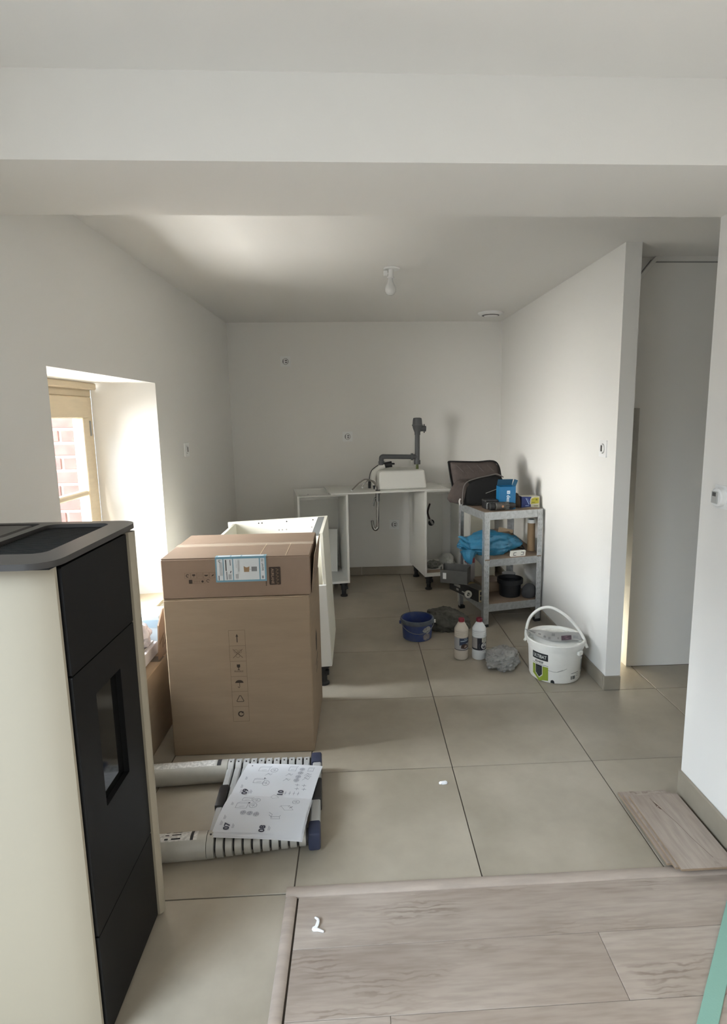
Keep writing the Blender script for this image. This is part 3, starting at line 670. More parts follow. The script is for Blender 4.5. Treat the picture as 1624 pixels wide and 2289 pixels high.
for pts in ([F(0.385, 0.862), F(0.372, 0.905), F(0.335, 0.945), F(0.285, 0.955), F(0.235, 0.925), F(0.190, 0.882), F(0.172, 0.866)],
            [F(0.392, 0.862), F(0.380, 0.905, 0.60), F(0.350, 0.935, 0.63), F(0.310, 0.935, 0.66), F(0.275, 0.905, 0.67), F(0.262, 0.872, 0.67)]):
    hs = MB().tube(pts, 0.0055, 8, 5).build('supply_hose', CHROME, fct)
    MB().cone(pts[-1]+(pts[-2]-pts[-1])*0.35, pts[-1], 0.008, n=10).build('hose_nut', WHITEPL, hs)

# ------------------------------------------------------------------ telescopic ladder and booklet
ALU = mat('dull_aluminium_tube', (0.47, 0.46, 0.42), 0.42, metal=0.35, var=0.05, scale=20)
ALU2 = mat('light_aluminium_collar', (0.52, 0.53, 0.53), 0.4, metal=0.35)
NAVY = mat('dark_blue_rubber', (0.028, 0.035, 0.070), 0.5)
ld = thing('telescopic_ladder', 'collapsed telescopic aluminium ladder lying on the tiles beside the stove', 'ladder', (-0.10, -2.015, 0), 0.050)
for sgn in (1, -1):
    yc = 0.203*sgn
    MB().lathe([(0.043, -0.585), (0.043, -0.215)], 22, M=frame((0, yc, 0.0435), (0, 1, 0), (0, 0, 1))).build('stile_tube', ALU, ld, 40)
    MB().lathe([(0.036, -0.60), (0.040, -0.598), (0.046, -0.592), (0.046, -0.565)], 22, M=frame((0, yc, 0.0465), (0, 1, 0), (0, 0, 1))).build('end_collar', ALU2, ld, 40)
    lb = Draw(); lbm = ALU2
    for i in range(11):
        xx = -0.214+i*0.0305; r = 0.0425-0.0013*i
        MB().lathe([(r-0.003, 0), (r, 0.0015), (r, 0.0225), (r-0.003, 0.024)], 20, M=frame((xx, yc, 0.0435), (0, 1, 0), (0, 0, 1))).build('collar', ALU2 if sgn > 0 else ALU, ld, 40)
        MB().cone((xx+0.012, yc-0.006, 0.0435+r-0.001), (xx+0.012, yc-0.006, 0.0435+r+0.0006), 0.0035, n=8).build('rivet', BLACKPL, ld)
    MB().lathe([(0.026, -0.215), (0.026, 0.125)], 16, M=frame((0, yc, 0.0435), (0, 1, 0), (0, 0, 1))).build('inner_tube', BLACKPL, ld, 40)
    MB().box((0.122, yc-0.034, 0.0108), (0.164, yc+0.034, 0.078), bev=0.008, seg=2).build('end_cap', NAVY, ld)
    # printed sticker along the tube
    STK = mat('worn_silver_sticker', (0.60, 0.59, 0.56), 0.45, var=0.35, scale=90)
    me = bmesh.new()
    rr = 0.0436; ang = [math.radians(a) for a in range(62, 125, 7)]
    vs = [[me.verts.new((x_, yc+rr*math.cos(a), 0.0435+rr*math.sin(a))) for a in ang] for x_ in ((-0.55, -0.262) if sgn > 0 else (-0.55, -0.245))]
    for i in range(len(ang)-1): me.faces.new((vs[0][i], vs[0][i+1], vs[1][i+1], vs[1][i]))
    m_ = bpy.data.meshes.new('sticker'); me.to_mesh(m_); me.free(); st = link('sticker', m_, STK, ld, 40)
    me = bmesh.new(); rr = 0.0439; spans = ((-0.256, -0.240),) if sgn > 0 else ((-0.42, -0.414), (-0.408, -0.404), (-0.268, -0.258), (-0.352, -0.340), (-0.33, -0.30))
    for x0, x1 in spans:
        vs = [[me.verts.new((x_, yc+rr*math.cos(a), 0.0435+rr*math.sin(a))) for a in ang] for x_ in (x0, x1)]
        for i in range(len(ang)-1):
            if x1-x0 > 0.011 and sgn < 0 and i % 3: continue
            me.faces.new((vs[0][i], vs[0][i+1], vs[1][i+1], vs[1][i]))
    m_ = bpy.data.meshes.new('sticker_print'); me.to_mesh(m_); me.free(); link('sticker_print', m_, LDARK, ld, 40)
for i in range(12):
    xx = -0.214+i*0.0305 if i < 11 else 0.128
    wd = 0.024 if i < 11 else 0.034
    MB().box((xx, -0.172, 0.030), (xx+wd, 0.172, 0.074), bev=0.004).build('rung', ALU2, ld)
    if i in (0, 11):
        MB().box((xx-0.006, -0.060, 0.024), (xx+wd+0.004, 0.060, 0.082), bev=0.006, seg=2).build('rung_grip', BLACKPL, ld)
PAPER = mat('white_paper', (0.92, 0.93, 0.95), 0.65)
PENCIL = mat('grey_line_print', (0.24, 0.25, 0.30), 0.8)
PENCIL2 = mat('dark_number_print', (0.04, 0.04, 0.06), 0.8)
bk = thing('instruction_booklet', 'open white instruction booklet with line drawings lying on the ladder', 'booklet', (-0.1145, -2.069, 0.0905), math.radians(-8.6))
def pz(x, y, lay=0.0):
    t = abs(y)/0.2
    return 0.003+lay + 0.012*math.sin(min(1, t)*PI)*(1 if y < 0 else 0.55) + 0.004*math.sin(x*9+1)*t
def page(name, y0, y1, x0, x1, lay, skew=0.0):
    bm = bmesh.new(); nx, ny = 12, 14
    g = [[bm.verts.new((x0+(x1-x0)*i/nx+skew*(y0+(y1-y0)*j/ny), y0+(y1-y0)*j/ny, pz(x0+(x1-x0)*i/nx, y0+(y1-y0)*j/ny, lay))) for i in range(nx+1)] for j in range(ny+1)]
    for j in range(ny):
        for i in range(nx): bm.faces.new((g[j][i], g[j][i+1], g[j+1][i+1], g[j+1][i]))
    r = bmesh.ops.solidify(bm, geom=bm.faces[:], thickness=0.0005)
    m_ = bpy.data.meshes.new(name); bm.to_mesh(m_); bm.free(); return link(name, m_, PAPER, bk, 40)
page('page', -0.2020, 0.0, -0.150, 0.153, 0.0, -0.05); page('page', 0.0, 0.192, -0.152, 0.152, 0.0, 0.0)
page('page', -0.2080, -0.0005, -0.146, 0.157, -0.0022, -0.05); page('page', 0.0005, 0.193, -0.152, 0.151, -0.0018, 0.0)
page('page', -0.190, -0.0002, -0.153, 0.152, 0.0018, -0.045)
def warp(o, lay=0.0024):
    for v in o.data.vertices:
        y_ = v.co.y
        v.co.x += (-0.05 if y_ < 0 else 0.0)*y_
        v.co.z = pz(v.co.x, y_, lay if y_ < 0 else lay-0.0014)
    return o
I4 = Matrix()
d = Draw()
def ring(x, y, r, w_=0.0012, n=12): d.line(circ(x, y, r, n), w_, True)
def house(x, y, a, b):
    d.line([(x-a, y-b), (x+a, y-b), (x+a, y+b), (x-a, y+b)], 0.0010, True).line([(x-a, y+b), (x-a*0.6, y+b*1.5), (x+a*1.3, y+b*1.5), (x+a, y+b)], 0.0009).line([(x-a*0.4, y-b*0.5), (x+a*0.5, y-b*0.2)], 0.001)
for x, y, r in ((-0.045, -0.032, 0.014), (-0.048, -0.066, 0.014), (-0.030, 0.145, 0.014), (-0.040, 0.066, 0.013), (0.100, -0.030, 0.013)):
    ring(x, y, r); d.line([(x-r*0.5, y+r*0.2), (x+r*0.6, y-r*0.3)], 0.001).line([(x, y-r*0.6), (x+r*0.2, y+r*0.6)], 0.001).line([(x-r*.7, y-r*.3), (x+r*.1, y+r*.5)], 0.0008)
for x, y in ((-0.072, -0.106), (-0.048, -0.108), (-0.024, -0.112), (0.078, 0.158), (0.077, 0.134), (0.074, 0.110), (0.072, 0.089)):
    ring(x, y, 0.0095); ring(x, y, 0.0055); d.line([(x-0.007, y), (x+0.007, y+0.001)], 0.0016).line([(x, y-0.007), (x+0.001, y+0.007)], 0.0014)
house(-0.088, -0.070, 0.020, 0.014); house(-0.080, -0.030, 0.017, 0.009); house(-0.072, 0.150, 0.020, 0.013); house(-0.070, 0.075, 0.020, 0.010); house(0.040, 0.158, 0.014, 0.013); house(0.112, 0.158, 0.010, 0.011)
for x, y in ((0.036, 0.118), (0.034, 0.088), (0.108, 0.125), (0.106, 0.098), (0.110, 0.112), (-0.045, 0.115)):
    d.line([(x-0.012, y-0.006), (x-0.002, y+0.006), (x+0.008, y-0.002), (x+0.013, y+0.007)], 0.0011).line([(x-0.006, y+0.008), (x+0.006, y+0.006)], 0.0011)
for x, y in ((0.082, 0.064), (0.108, 0.063), (0.085, 0.045), (0.112, 0.044)): d.line([(x-0.008, y), (x+0.008, y)], 0.0012).line([(x, y-0.006), (x, y+0.006)], 0.0012)
for k_ in range(4): d.line([(0.048+k_*0.016, 0.014), (0.048+k_*0.016, 0.030)], 0.0011).line([(0.044+k_*0.016, 0.020), (0.052+k_*0.016, 0.022)], 0.001)
d.line([(0.030, -0.120), (0.052, -0.060), (0.082, -0.056), (0.060, -0.118)], 0.0010, True).line([(0.060, -0.118), (0.064, -0.128), (0.034, -0.130), (0.030, -0.120)], 0.0009).line([(0.082, -0.056), (0.100, -0.080), (0.070, -0.084), (0.052, -0.060)], 0.0009).line([(0.020, -0.100), (0.034, -0.110)], 0.0012).line([(0.022, -0.112), (0.036, -0.124)], 0.0012)
d.line([(0.000, -0.004), (0.008, 0.010), (0.020, 0.006), (0.030, -0.006), (0.010, -0.014)], 0.0008, True)
for x, y in ((-0.128, -0.060), (-0.132, -0.130), (-0.136, -0.155), (-0.122, 0.020), (-0.128, 0.045), (-0.126, 0.090), (-0.095, 0.018), (-0.085, 0.020), (-0.092, -0.165), (0.034, -0.168)):
    for q_ in range(3): d.line([(x+q_*0.003, y-0.009), (x+q_*0.003, y+0.009-0.003*q_)], 0.0009)
warp(d.build('printed_drawing', PENCIL, bk, I4))['kind'] = 'stuff'
d = Draw(); d.fill(circ(-0.066, -0.052, 0.0035, 8)).line([(0.094, -0.062), (0.086, -0.070)], 0.0022).fill(circ(-0.052, 0.092, 0.0030, 8)); d.fill(circ(-0.128, 0.172, 0.003, 6))
warp(d.build('printed_arrow', PENCIL2, bk, I4))
for s_, x, y in (('07', -0.110, -0.168), ('08', 0.014, -0.172), ('09', -0.104, 0.018), ('10', 0.030, 0.020)):
    warp(text('page_number', s_, 0.027, frame((x, y, 0), (0, 1, 0), (-1, 0, 0)), PENCIL2, bk, bold=0.0011), 0.0027)

# ------------------------------------------------------------------ steel shelf unit and what it holds
SA = math.radians(12.5)
SU = Vector((math.cos(SA), math.sin(SA), 0)); SV = Vector((-math.sin(SA), math.cos(SA), 0)); S0 = Vector((1.074, -0.266, 0))
SWD, SDP, SH = 0.440, 0.445, 0.812
sh = thing('steel_shelf_unit', 'low galvanised steel shelf unit with three brown boards by the right wall', 'shelf', S0, SA)
for x_, sx_ in ((0, 1), (SWD, -1)):
    for y_, sy_ in ((0, 1), (SDP, -1)):
        pm = MB(); b2 = lambda p, q: [tuple(min(a, b) for a, b in zip(p, q)), tuple(max(a, b) for a, b in zip(p, q))]
        pm.box(*b2((x_, y_, 0.012), (x_+0.040*sx_, y_+0.0016*sy_, SH))).box(*b2((x_, y_, 0.012), (x_+0.0016*sx_, y_+0.034*sy_, SH)))
        post = pm.build('post', GALV, sh, 0)
        MB().box(*b2((x_-0.001*sx_, y_-0.001*sy_, 0), (x_+0.041*sx_, y_+0.035*sy_, 0.022)), bev=0.002).build('foot_cap', BLACKPL, post, 0)
        sl_ = MB()
        for k_ in range(20):
            z_ = 0.05+k_*0.038
            for dx in (0.011, 0.026): sl_.box(*b2((x_+(dx-0.003)*sx_, y_-0.0006*sy_, z_), (x_+(dx+0.003)*sx_, y_, z_+0.012)))
        so = sl_.build('slot', mat('dark_slot', (0.10, 0.10, 0.10), 0.7) if y_ else mat('pale_slot_rim', (0.36, 0.37, 0.37), 0.5), post, 0)
levels = ((0.110, 0.0), (0.430, 0.075), (0.757, 0.0))
for z_, rise in levels:
    TM = Matrix.Translation((0, 0, z_)) @ Matrix.Rotation(math.atan2(rise, SDP), 4, 'X')
    for a, b in (((0.041, 0.0022, 0), (SWD-0.041, 0.0042, 0.054)), ((0.041, SDP-0.0042, 0), (SWD-0.041, SDP-0.0022, 0.054)), ((0.0022, 0.036, 0), (0.0042, SDP-0.036, 0.054)), ((SWD-0.0042, 0.036, 0), (SWD-0.0022, SDP-0.036, 0.054))):
        MB().box(a, b).build('rail', GALV, sh, 0, TM)
    MB().box((0.006, 0.006, 0.046), (SWD-0.006, SDP-0.006, 0.0535), bev=0.001).build('shelf_board', MDF, sh, 0, TM)
ZT, ZM, ZL = 0.757+0.0538, 0.430+0.0540, 0.110+0.0538
def sp(u, v, z): return S0+SU*u+SV*v+Vector((0, 0, z))
def zmid(v): return 0.430+0.0540+v*0.075/SDP

# tool bag
BAGB = mat('brown_bag_fabric', (0.060, 0.046, 0.040), 0.8, var=0.12, scale=30, bump=0.2, bscale=120)
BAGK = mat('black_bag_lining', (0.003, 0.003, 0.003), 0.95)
PIPE = mat('grey_bag_piping', (0.10, 0.09, 0.083), 0.6)
bg = thing('tool_bag', 'open brown fabric tool bag lying on the top shelf with its lid standing up', 'bag', (1.10, 0.06, ZT+0.0005), 0.0)
def softpanel(name, poly, th, bulge, m, M, parent, sub=6):
    """a soft padded panel with a rounded edge"""
    bm = bmesh.new(); cx_ = sum(p[0] for p in poly)/len(poly); cy_ = sum(p[1] for p in poly)/len(poly)
    rings = []
    for k_ in range(sub+1):
        t = k_/sub; s_ = 1-t
        f_ = s_; zz = bulge*(1-s_**2)+th/2*math.sqrt(max(0, 1-(max(0, (s_-0.82)/0.18))**2))
        rings.append(([(cx_+(p[0]-cx_)*f_, cy_+(p[1]-cy_)*f_) for p in poly], zz))
    def skin(sgn):
        prev = None
        for pts, zz in rings[:-1]:
            cur = [bm.verts.new((p[0], p[1], sgn*zz+0.004*noise.noise(Vector((p[0]*14, p[1]*14, sgn))))) for p in pts]
            if prev:
                for i in range(len(cur)): bm.faces.new((prev[i], prev[(i+1) % len(cur)], cur[(i+1) % len(cur)], cur[i]))
            else: first = cur
            prev = cur
        c_ = bm.verts.new((cx_, cy_, sgn*rings[-1][1]))
        for i in range(len(prev)): bm.faces.new((prev[i], prev[(i+1) % len(prev)], c_))
        return first
    a = skin(1); b = skin(-1)
    for i in range(len(a)): bm.faces.new((a[i], a[(i+1) % len(a)], b[(i+1) % len(a)], b[i]))
    bmesh.ops.remove_doubles(bm, verts=bm.verts[:], dist=1e-5)
    bmesh.ops.recalc_face_normals(bm, faces=bm.faces[:])
    m_ = bpy.data.meshes.new(name); bm.to_mesh(m_); bm.free(); m_.transform(M)
    return link(name, m_, m, parent, 60)
LP = [(-0.205, 0.305), (-0.195, 0.312), (-0.1, 0.309), (0.02, 0.306), (0.10, 0.312), (0.145, 0.302), (0.168, 0.270), (0.180, 0.215), (0.195, 0.10), (0.19, 0.03), (-0.12, 0.02), (-0.165, 0.05), (-0.175, 0.12), (-0.190, 0.20)]
Mlid = frame((0, 0.075, 0), (1, 0, 0), (0, 0.10, 1))
softpanel('lid', LP, 0.040, 0.016, BAGB, Mlid, bg)
q = [Mlid @ Vector((p[0]*1.005, p[1]*1.004, 0.012)) for p in LP]
MB().tube(q+[q[0]], 0.0055, 8, 3).build('lid_piping', BAGK, bg)
# body: lumpy low sack with a dark mouth
body = [(-0.215, 0.060), (-0.225, 0.035), (-0.205, 0.008), (-0.13, 0.003), (0.27, 0.003), (0.292, 0.03), (0.275, 0.075), (0.20, 0.135), (0.13, 0.185), (0.07, 0.200), (0.0, 0.195), (-0.09, 0.180), (-0.120, 0.160), (-0.132, 0.115), (-0.145, 0.075)]
Mb = frame((0, -0.035, 0), (1, 0, 0), (0, 0, 1))
softpanel('body', [(-0.218, 0.075), (-0.226, 0.045), (-0.205, 0.022), (-0.14, 0.006), (0.10, 0.006), (0.10, 0.14), (-0.12, 0.19), (-0.16, 0.18), (-0.195, 0.13)], 0.115, 0.010, BAGB, frame((0, 0.012, 0), (1, 0, 0), (0, 0, 1)), bg)
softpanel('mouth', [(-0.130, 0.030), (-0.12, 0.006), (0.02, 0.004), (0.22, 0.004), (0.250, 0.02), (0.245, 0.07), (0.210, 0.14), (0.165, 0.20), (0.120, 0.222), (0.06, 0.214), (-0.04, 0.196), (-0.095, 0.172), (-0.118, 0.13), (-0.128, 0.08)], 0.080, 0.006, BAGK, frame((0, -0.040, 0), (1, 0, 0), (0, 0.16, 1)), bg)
q = [Vector(p) for p in ((-0.132, -0.084, 0.010), (-0.130, -0.078, 0.08), (-0.122, -0.068, 0.135), (-0.097, -0.060, 0.176), (-0.03, -0.054, 0.200), (0.06, -0.050, 0.219), (0.122, -0.048, 0.228), (0.168, -0.052, 0.205))]
MB().tube(q, 0.0042, 8, 5).build('mouth_piping', PIPE, bg)
MB().tube([Vector(p) for p in ((-0.150, -0.082, 0.015), (-0.153, -0.080, 0.045), (-0.145, -0.078, 0.06))], 0.006, 6, 3).build('zip_pull', mat('pale_zip_pull', (0.45, 0.43, 0.40), 0.5), bg)
for k_ in range(4):
    x_ = -0.15+0.075*k_
    p0 = Mlid @ Vector((x_, 0.285, 0.0365)); p1 = Mlid @ Vector((x_+0.05, 0.235, 0.0375))
    MB().tube([p0, p1], 0.0016, 5).build('stitch', PIPE, bg)
MB().box((-0.02, -0.003, -0.0015), (0.062, 0.003, 0.0015), m=Matrix.Translation((0.045, -0.118, 0.108)) @ Matrix.Rotation(-0.35, 4, 'Y')).build('tool_handle', mat('worn_grey_handle', (0.24, 0.23, 0.20), 0.6), bg, 0)
cloth = crumple('brown_cloth', mat('dark_brown_cloth', (0.075, 0.052, 0.036), 0.9, var=0.2, scale=40), None, (0.025, 0.026, 0.062), 4, 0.2, 2.0, 4, 0.2, shape=lambda c: Vector((c.x*(1.15-0.55*c.z), c.y, c.z)))
cloth.location = (1.345, -0.072, ZT+0.0004); tag(cloth, 'crumpled dark brown cloth between the blue box and the blue yellow box', 'cloth')
# drill battery / charger, blue box, driver, bulb box
ch = thing('battery_charger', 'black battery charger lying before the tool bag on the top shelf', 'charger', (1.135, -0.098, ZT+0.0004), 0.15)
MB().box((-0.035, -0.045, 0), (0.065, 0.035, 0.058), bev=0.008, seg=2).build('body', BLACKPL, ch)
MB().box((-0.038, -0.049, 0.052), (0.055, 0.030, 0.066), bev=0.004).build('top_plate', mat('dark_grey_plastic', (0.035, 0.034, 0.032), 0.5), ch)
MB().tube([(-0.025, -0.0475, 0.006), (-0.025, -0.0475, 0.040), (-0.010, -0.0475, 0.046), (0.05, -0.0475, 0.046)], 0.004, 8, 3).build('rim', GREYPL, ch)
BLU = mat('bright_blue_card', (0.010, 0.135, 0.300), 0.4)
bb = thing('blue_carton', 'small open bright blue carton with white lettering on the top shelf', 'box', (1.203, -0.155, ZT+0.0004), 0.05)
W, D, H = 0.112, 0.085, 0.158
for a, b in (((0, 0, 0.0), (W, 0.0012, H)), ((0, D-0.0012, 0), (W, D, H)), ((0, 0.0012, 0), (0.0012, D-0.0012, H)), ((W-0.0012, 0.0012, 0), (W, D-0.0012, H)), ((0.0012, 0.0012, 0), (W-0.0012, D-0.0012, 0.0012))):
    MB().box(a, b).build('side', BLU, bb, 0)
MB().box((0, 0, 0), (W-0.004, 0.0012, 0.05), m=Matrix.Translation((0.004, D, H)) @ Matrix.Rotation(0.5, 4, 'X')).build('flap', mat('dull_blue_card', (0.03, 0.10, 0.17), 0.5), bb, 0)
MB().box((0, 0, 0), (0.0012, D-0.01, 0.045), m=Matrix.Translation((W-0.001, 0.004, H)) @ Matrix.Rotation(0.35, 4, 'Y')).build('flap', mat('dull_blue_card', (0.03, 0.10, 0.17), 0.5), bb, 0)
Md = frame((0.062, -0.0008, 0.128), (0, 0, -1), (1, 0, 0))
LTX = mat('white_print', (0.72, 0.80, 0.86), 0.5)
text('printed_text', 'desa', 0.036, Md @ Matrix.Translation((0.060, -0.002, 0)), LTX, bb, bold=0.0006)
d = Draw(); d.rect(-0.002, -0.012, 0.020, 0.010); d.build('printed_logo', LTX, bb, Md)
d = Draw(); d.line([(0.004, -0.006), (0.014, -0.006), (0.006, 0.004), (0.014, 0.004)], 0.002); d.build('printed_logo', BLU, bb, frame((0.062, -0.0012, 0.128), (0, 0, -1), (1, 0, 0)))
dr = thing('power_driver', 'grey and black cordless driver lying at the front of the top shelf', 'power tool', (1.175, -0.185, ZT+0.0004), 0.16)
DG = mat('worn_dark_grey_casing', (0.075, 0.070, 0.063), 0.55, var=0.15, scale=40)
Mdv = lambda x: frame((x, 0, 0.029), (0, 1, 0), (0, 0, 1))
MB().lathe([(0.018, 0), (0.027, 0.006), (0.028, 0.035), (0.022, 0.042)], 18, M=Mdv(-0.058)).build('motor_cap', BLACKPL, dr, 40)
MB().lathe([(0.022, 0), (0.0285, 0.006), (0.0285, 0.070), (0.024, 0.076)], 18, M=Mdv(-0.017)).build('casing', DG, dr, 40)
cl_ = MB()
for k_ in range(16):
    a = k_*PI/8
    cl_.box((0.056, -0.0025, 0.020), (0.082, 0.0025, 0.0285), m=Matrix.Translation((0, 0, 0.029)) @ Matrix.Rotation(a, 4, 'X') @ Matrix.Translation((0, 0, 0)))
cl_.build('torque_ring', mat('grey_torque_ring', (0.13, 0.13, 0.12), 0.5), dr, 0)
MB().lathe([(0.023, 0), (0.023, 0.026)], 16, M=Mdv(0.0565)).build('ring_core', BLACKPL, dr, 40)
MB().lathe([(0.020, 0), (0.022, 0.01), (0.020, 0.035), (0.013, 0.052), (0.006, 0.056)], 18, M=Mdv(0.083)).build('chuck', BLACKPL, dr, 40)
MB().cone((0.032, -0.0275, 0.030), (0.032, -0.0300, 0.030), 0.008, n=14).build('badge', mat('orange_badge', (0.45, 0.22, 0.11), 0.5), dr)
MB().box((-0.055, 0.018, 0.002), (-0.02, 0.040, 0.036), bev=0.006, seg=2).build('handle', BLACKPL, dr)
yb_ = thing('bulb_carton', 'small blue and yellow carton at the right end of the top shelf', 'box', (1.372, -0.105, ZT+0.0004), 0.02)
DBL = mat('dark_blue_card', (0.012, 0.03, 0.16), 0.4); CRM = mat('cream_card', (0.55, 0.53, 0.42), 0.5); YEL = mat('yellow_green_print', (0.42, 0.38, 0.035), 0.5)
MB().box((0, 0, 0), (0.128, 0.070, 0.079), bev=0.0012).build('body', CRM, yb_, 0)
Draw().fill([(0.0, 0.001), (0.066, 0.006), (0.064, 0.02), (0.058, 0.03), (0.060, 0.06), (0.070, 0.077), (0.028, 0.0785), (0.0, 0.0785)]).build('printed_field', DBL, yb_, frame((0, -0.0005, 0), (1, 0, 0), (0, 0, 1)))
MB().box((-0.0006, 0.001, 0.001), (-0.0001, 0.069, 0.078)).build('printed_side', DBL, yb_, 0)
d = Draw(); d.fill([(0.066, 0.025), (0.122, 0.030), (0.122, 0.070), (0.090, 0.072), (0.068, 0.062)]); d.build('printed_field', YEL, yb_, frame((0, -0.0005, 0), (1, 0, 0), (0, 0, 1)))
d = Draw(); d.line([(0.030, 0.066), (0.052, 0.024)], 0.006).line([(0.040, 0.066), (0.054, 0.040)], 0.002).rect(0.026, 0.012, 0.052, 0.017); d.build('printed_line', mat('pale_blue_print', (0.25, 0.36, 0.60), 0.5), yb_, frame((0, -0.0009, 0), (1, 0, 0), (0, 0, 1)))
d = Draw(); d.rect(0.071, 0.055, 0.092, 0.058).rect(0.098, 0.050, 0.112, 0.062).rect(0.071, 0.034, 0.095, 0.039).rect(0.086, 0.010, 0.118, 0.014); d.build('printed_line', mat('olive_print', (0.16, 0.15, 0.02), 0.5), yb_, frame((0, -0.0009, 0), (1, 0, 0), (0, 0, 1)))

# middle board
BLB = mat('blue_bag_film', (0.035, 0.185, 0.315), 0.32, var=0.25, scale=18, bump=0.5, bscale=26)
bpl = crumple('plastic_bag', BLB, None, (0.205, 0.095, 0.092), 11, 0.26, 1.5, 5, 0.22, shape=lambda c: Vector((c.x*(1.0+0.12*c.z), c.y, c.z*(1.0-0.22*abs(c.x)) + 0.18*max(0, c.x)*0)))
bpl.location = sp(0.100, 0.140, zmid(0.08)+0.001); bpl.rotation_euler = (math.atan2(0.075, SDP)*0.6, 0, SA-0.12)
tag(bpl, 'bright blue thin plastic bag sprawling on the middle shelf board', 'plastic bag')
hd = MB()
hd.tube([(-0.165, -0.02, 0.085), (-0.205, -0.035, 0.125), (-0.235, -0.03, 0.135)], lambda t: 0.022*(1-t)+0.004, 8, 5).tube([(-0.165, -0.05, 0.06), (-0.21, -0.06, 0.095), (-0.232, -0.05, 0.118)], lambda t: 0.020*(1-t)+0.004, 8, 5)
hd.tube([(-0.165, -0.06, 0.03), (-0.170, -0.085, -0.01), (-0.155, -0.095, -0.045)], lambda t: 0.055*(1-t)+0.006, 10, 5)
hd.build('bag_handle', BLB, bpl)
o = crumple('black_pouch', BLACKPL, None, (0.065, 0.05, 0.035), 21, 0.15, 2, 3, 0.3); o.location = sp(0.066, 0.30, zmid(0.33)+0.003); o.rotation_euler = (0.17, 0, 0)
tag(o, 'flat black pouch behind the blue plastic bag', 'pouch')
rl = thing('paper_roll', 'brown paper roll with white core standing at the right of the middle board', 'roll', (1.447, -0.098, zmid(0.08)+0.004), 0)
MB().cone((0, 0, 0), (0, 0, 0.225), 0.0265, n=20).build('paper', mat('kraft_paper', (0.27, 0.18, 0.10), 0.7, var=0.1, scale=10), rl)
MB().lathe([(0.0267, 0.200), (0.0270, 0.2255), (0.021, 0.2265), (0.0205, 0.2258)], 20).build('white_end', WHITEPL, rl)
MB().cone((0, 0, 0.2252), (0, 0, 0.2262), 0.019, n=18).build('dark_hollow', mat('dark_core', (0.03, 0.028, 0.025), 0.9), rl)
wb = thing('white_block', 'small white block with dark bracket marks at the front of the middle board', 'block', (1.272, -0.2135, zmid(0.01)+0.0005), SA); wb.rotation_euler = (math.atan2(0.075, SDP), 0, SA)
MB().box((0, 0, 0), (0.112, 0.020, 0.039), bev=0.0015).build('body', mat('clean_white_block', (0.92, 0.90, 0.82), 0.35), wb, 0)
d = Draw()
for x0, x1 in ((0.020, 0.038), (0.094, 0.076)): d.line([(x1, 0.031), (x0, 0.030), (x0, 0.011), (x1, 0.010)], 0.0035)
d.build('printed_bracket', LDARK, wb, frame((0, -0.0006, 0), (1, 0, 0), (0, 0, 1)))
kb = thing('cardboard_stack', 'torn brown cardboard pieces stacked at the back of the middle board', 'cardboard', sp(0.205, 0.275, zmid(0.275)+0.006), SA-0.12)
TK = Matrix.Rotation(math.atan2(0.075, SDP), 4, 'X')
for k_, (a, b, rz, m_) in enumerate((((-0.06, -0.04, 0.002), (0.17, 0.13, 0.022), 0.0, BAGB), ((-0.05, -0.03, 0.0225), (0.155, 0.12, 0.040), 0.10, MDF), ((-0.02, -0.02, 0.0405), (0.15, 0.11, 0.052), -0.12, CARD), ((0.0, -0.015, 0.0525), (0.125, 0.09, 0.066), 0.05, CARD2))):
    MB().box(a, b, bev=0.0015).build('cardboard_piece', m_, kb, 0, TK @ Matrix.Rotation(rz, 4, 'Z'))
MB().box((0.02, 0.0, 0.0665), (0.135, 0.004, 0.115), m=TK @ Matrix.Rotation(0.25, 4, 'Y') @ Matrix.Rotation(-0.3, 4, 'X')).build('cardboard_flap', CARDIN, kb, 0)
st_ = thing('round_stick', 'short dark round stick poking out of the cardboard pieces', 'stick', sp(0.345, 0.20, zmid(0.20)+0.0075), SA)
MB().cone((-0.025, 0.035, 0.012), (0.055, 0.030, 0.012), 0.010, n=12).build('stick', mat('dark_wood', (0.10, 0.07, 0.045), 0.7), st_)
cd = thing('extension_cable', 'black cord running over the middle board towards the paper roll', 'cord', sp(0, 0, 0), SA)
MB().tube([(0.27, 0.20, zmid(0.20)+0.010), (0.31, 0.16, zmid(0.16)+0.008), (0.345, 0.115, zmid(0.115)+0.007), (0.36, 0.10, zmid(0.10)+0.007), (0.385, 0.20, zmid(0.20)+0.009)], 0.0045, 8, 6).build('cord', BLACKPL, cd)

# bottom board
bx = thing('tool_case_box', 'dark flat carton with pale printed end jutting out over the bottom board', 'box', (1.118, -0.180, ZL+0.001), math.radians(25))
MB().box((-0.065, 0, 0), (0.0, 0.36, 0.0015)).box((-0.072, 0, 0), (0.012, 0.36, 0.088), bev=0.0015).build('body', mat('dark_olive_carton', (0.060, 0.054, 0.042), 0.6, var=0.1, scale=20), bx, 0)
MB().box((-0.071, -0.0006, 0.002), (0.011, -0.0001, 0.086)).build('end_label', mat('tan_label', (0.30, 0.25, 0.15), 0.6), bx, 0)
d = Draw(); d.rect(-0.064, 0.050, -0.034, 0.074).rect(-0.064, 0.012, -0.040, 0.042).rect(-0.022, 0.014, 0.004, 0.074); d.build('label_print', LDARK, bx, frame((0, -0.0010, 0), (1, 0, 0), (0, 0, 1)))
MB().box((-0.0726, 0.002, 0.002), (-0.0721, 0.358, 0.086)).build('side_print', BLACKPL, bx, 0)
d = Draw(); d.rect(-0.30, 0.045, -0.22, 0.065).rect(-0.27, 0.018, -0.24, 0.034).rect(-0.20, 0.020, -0.10, 0.030); d.build('printed_text', mat('faded_white_print', (0.45, 0.44, 0.40), 0.6), bx, frame((-0.0730, 0, 0), (0, -1, 0), (0, 0, 1)))
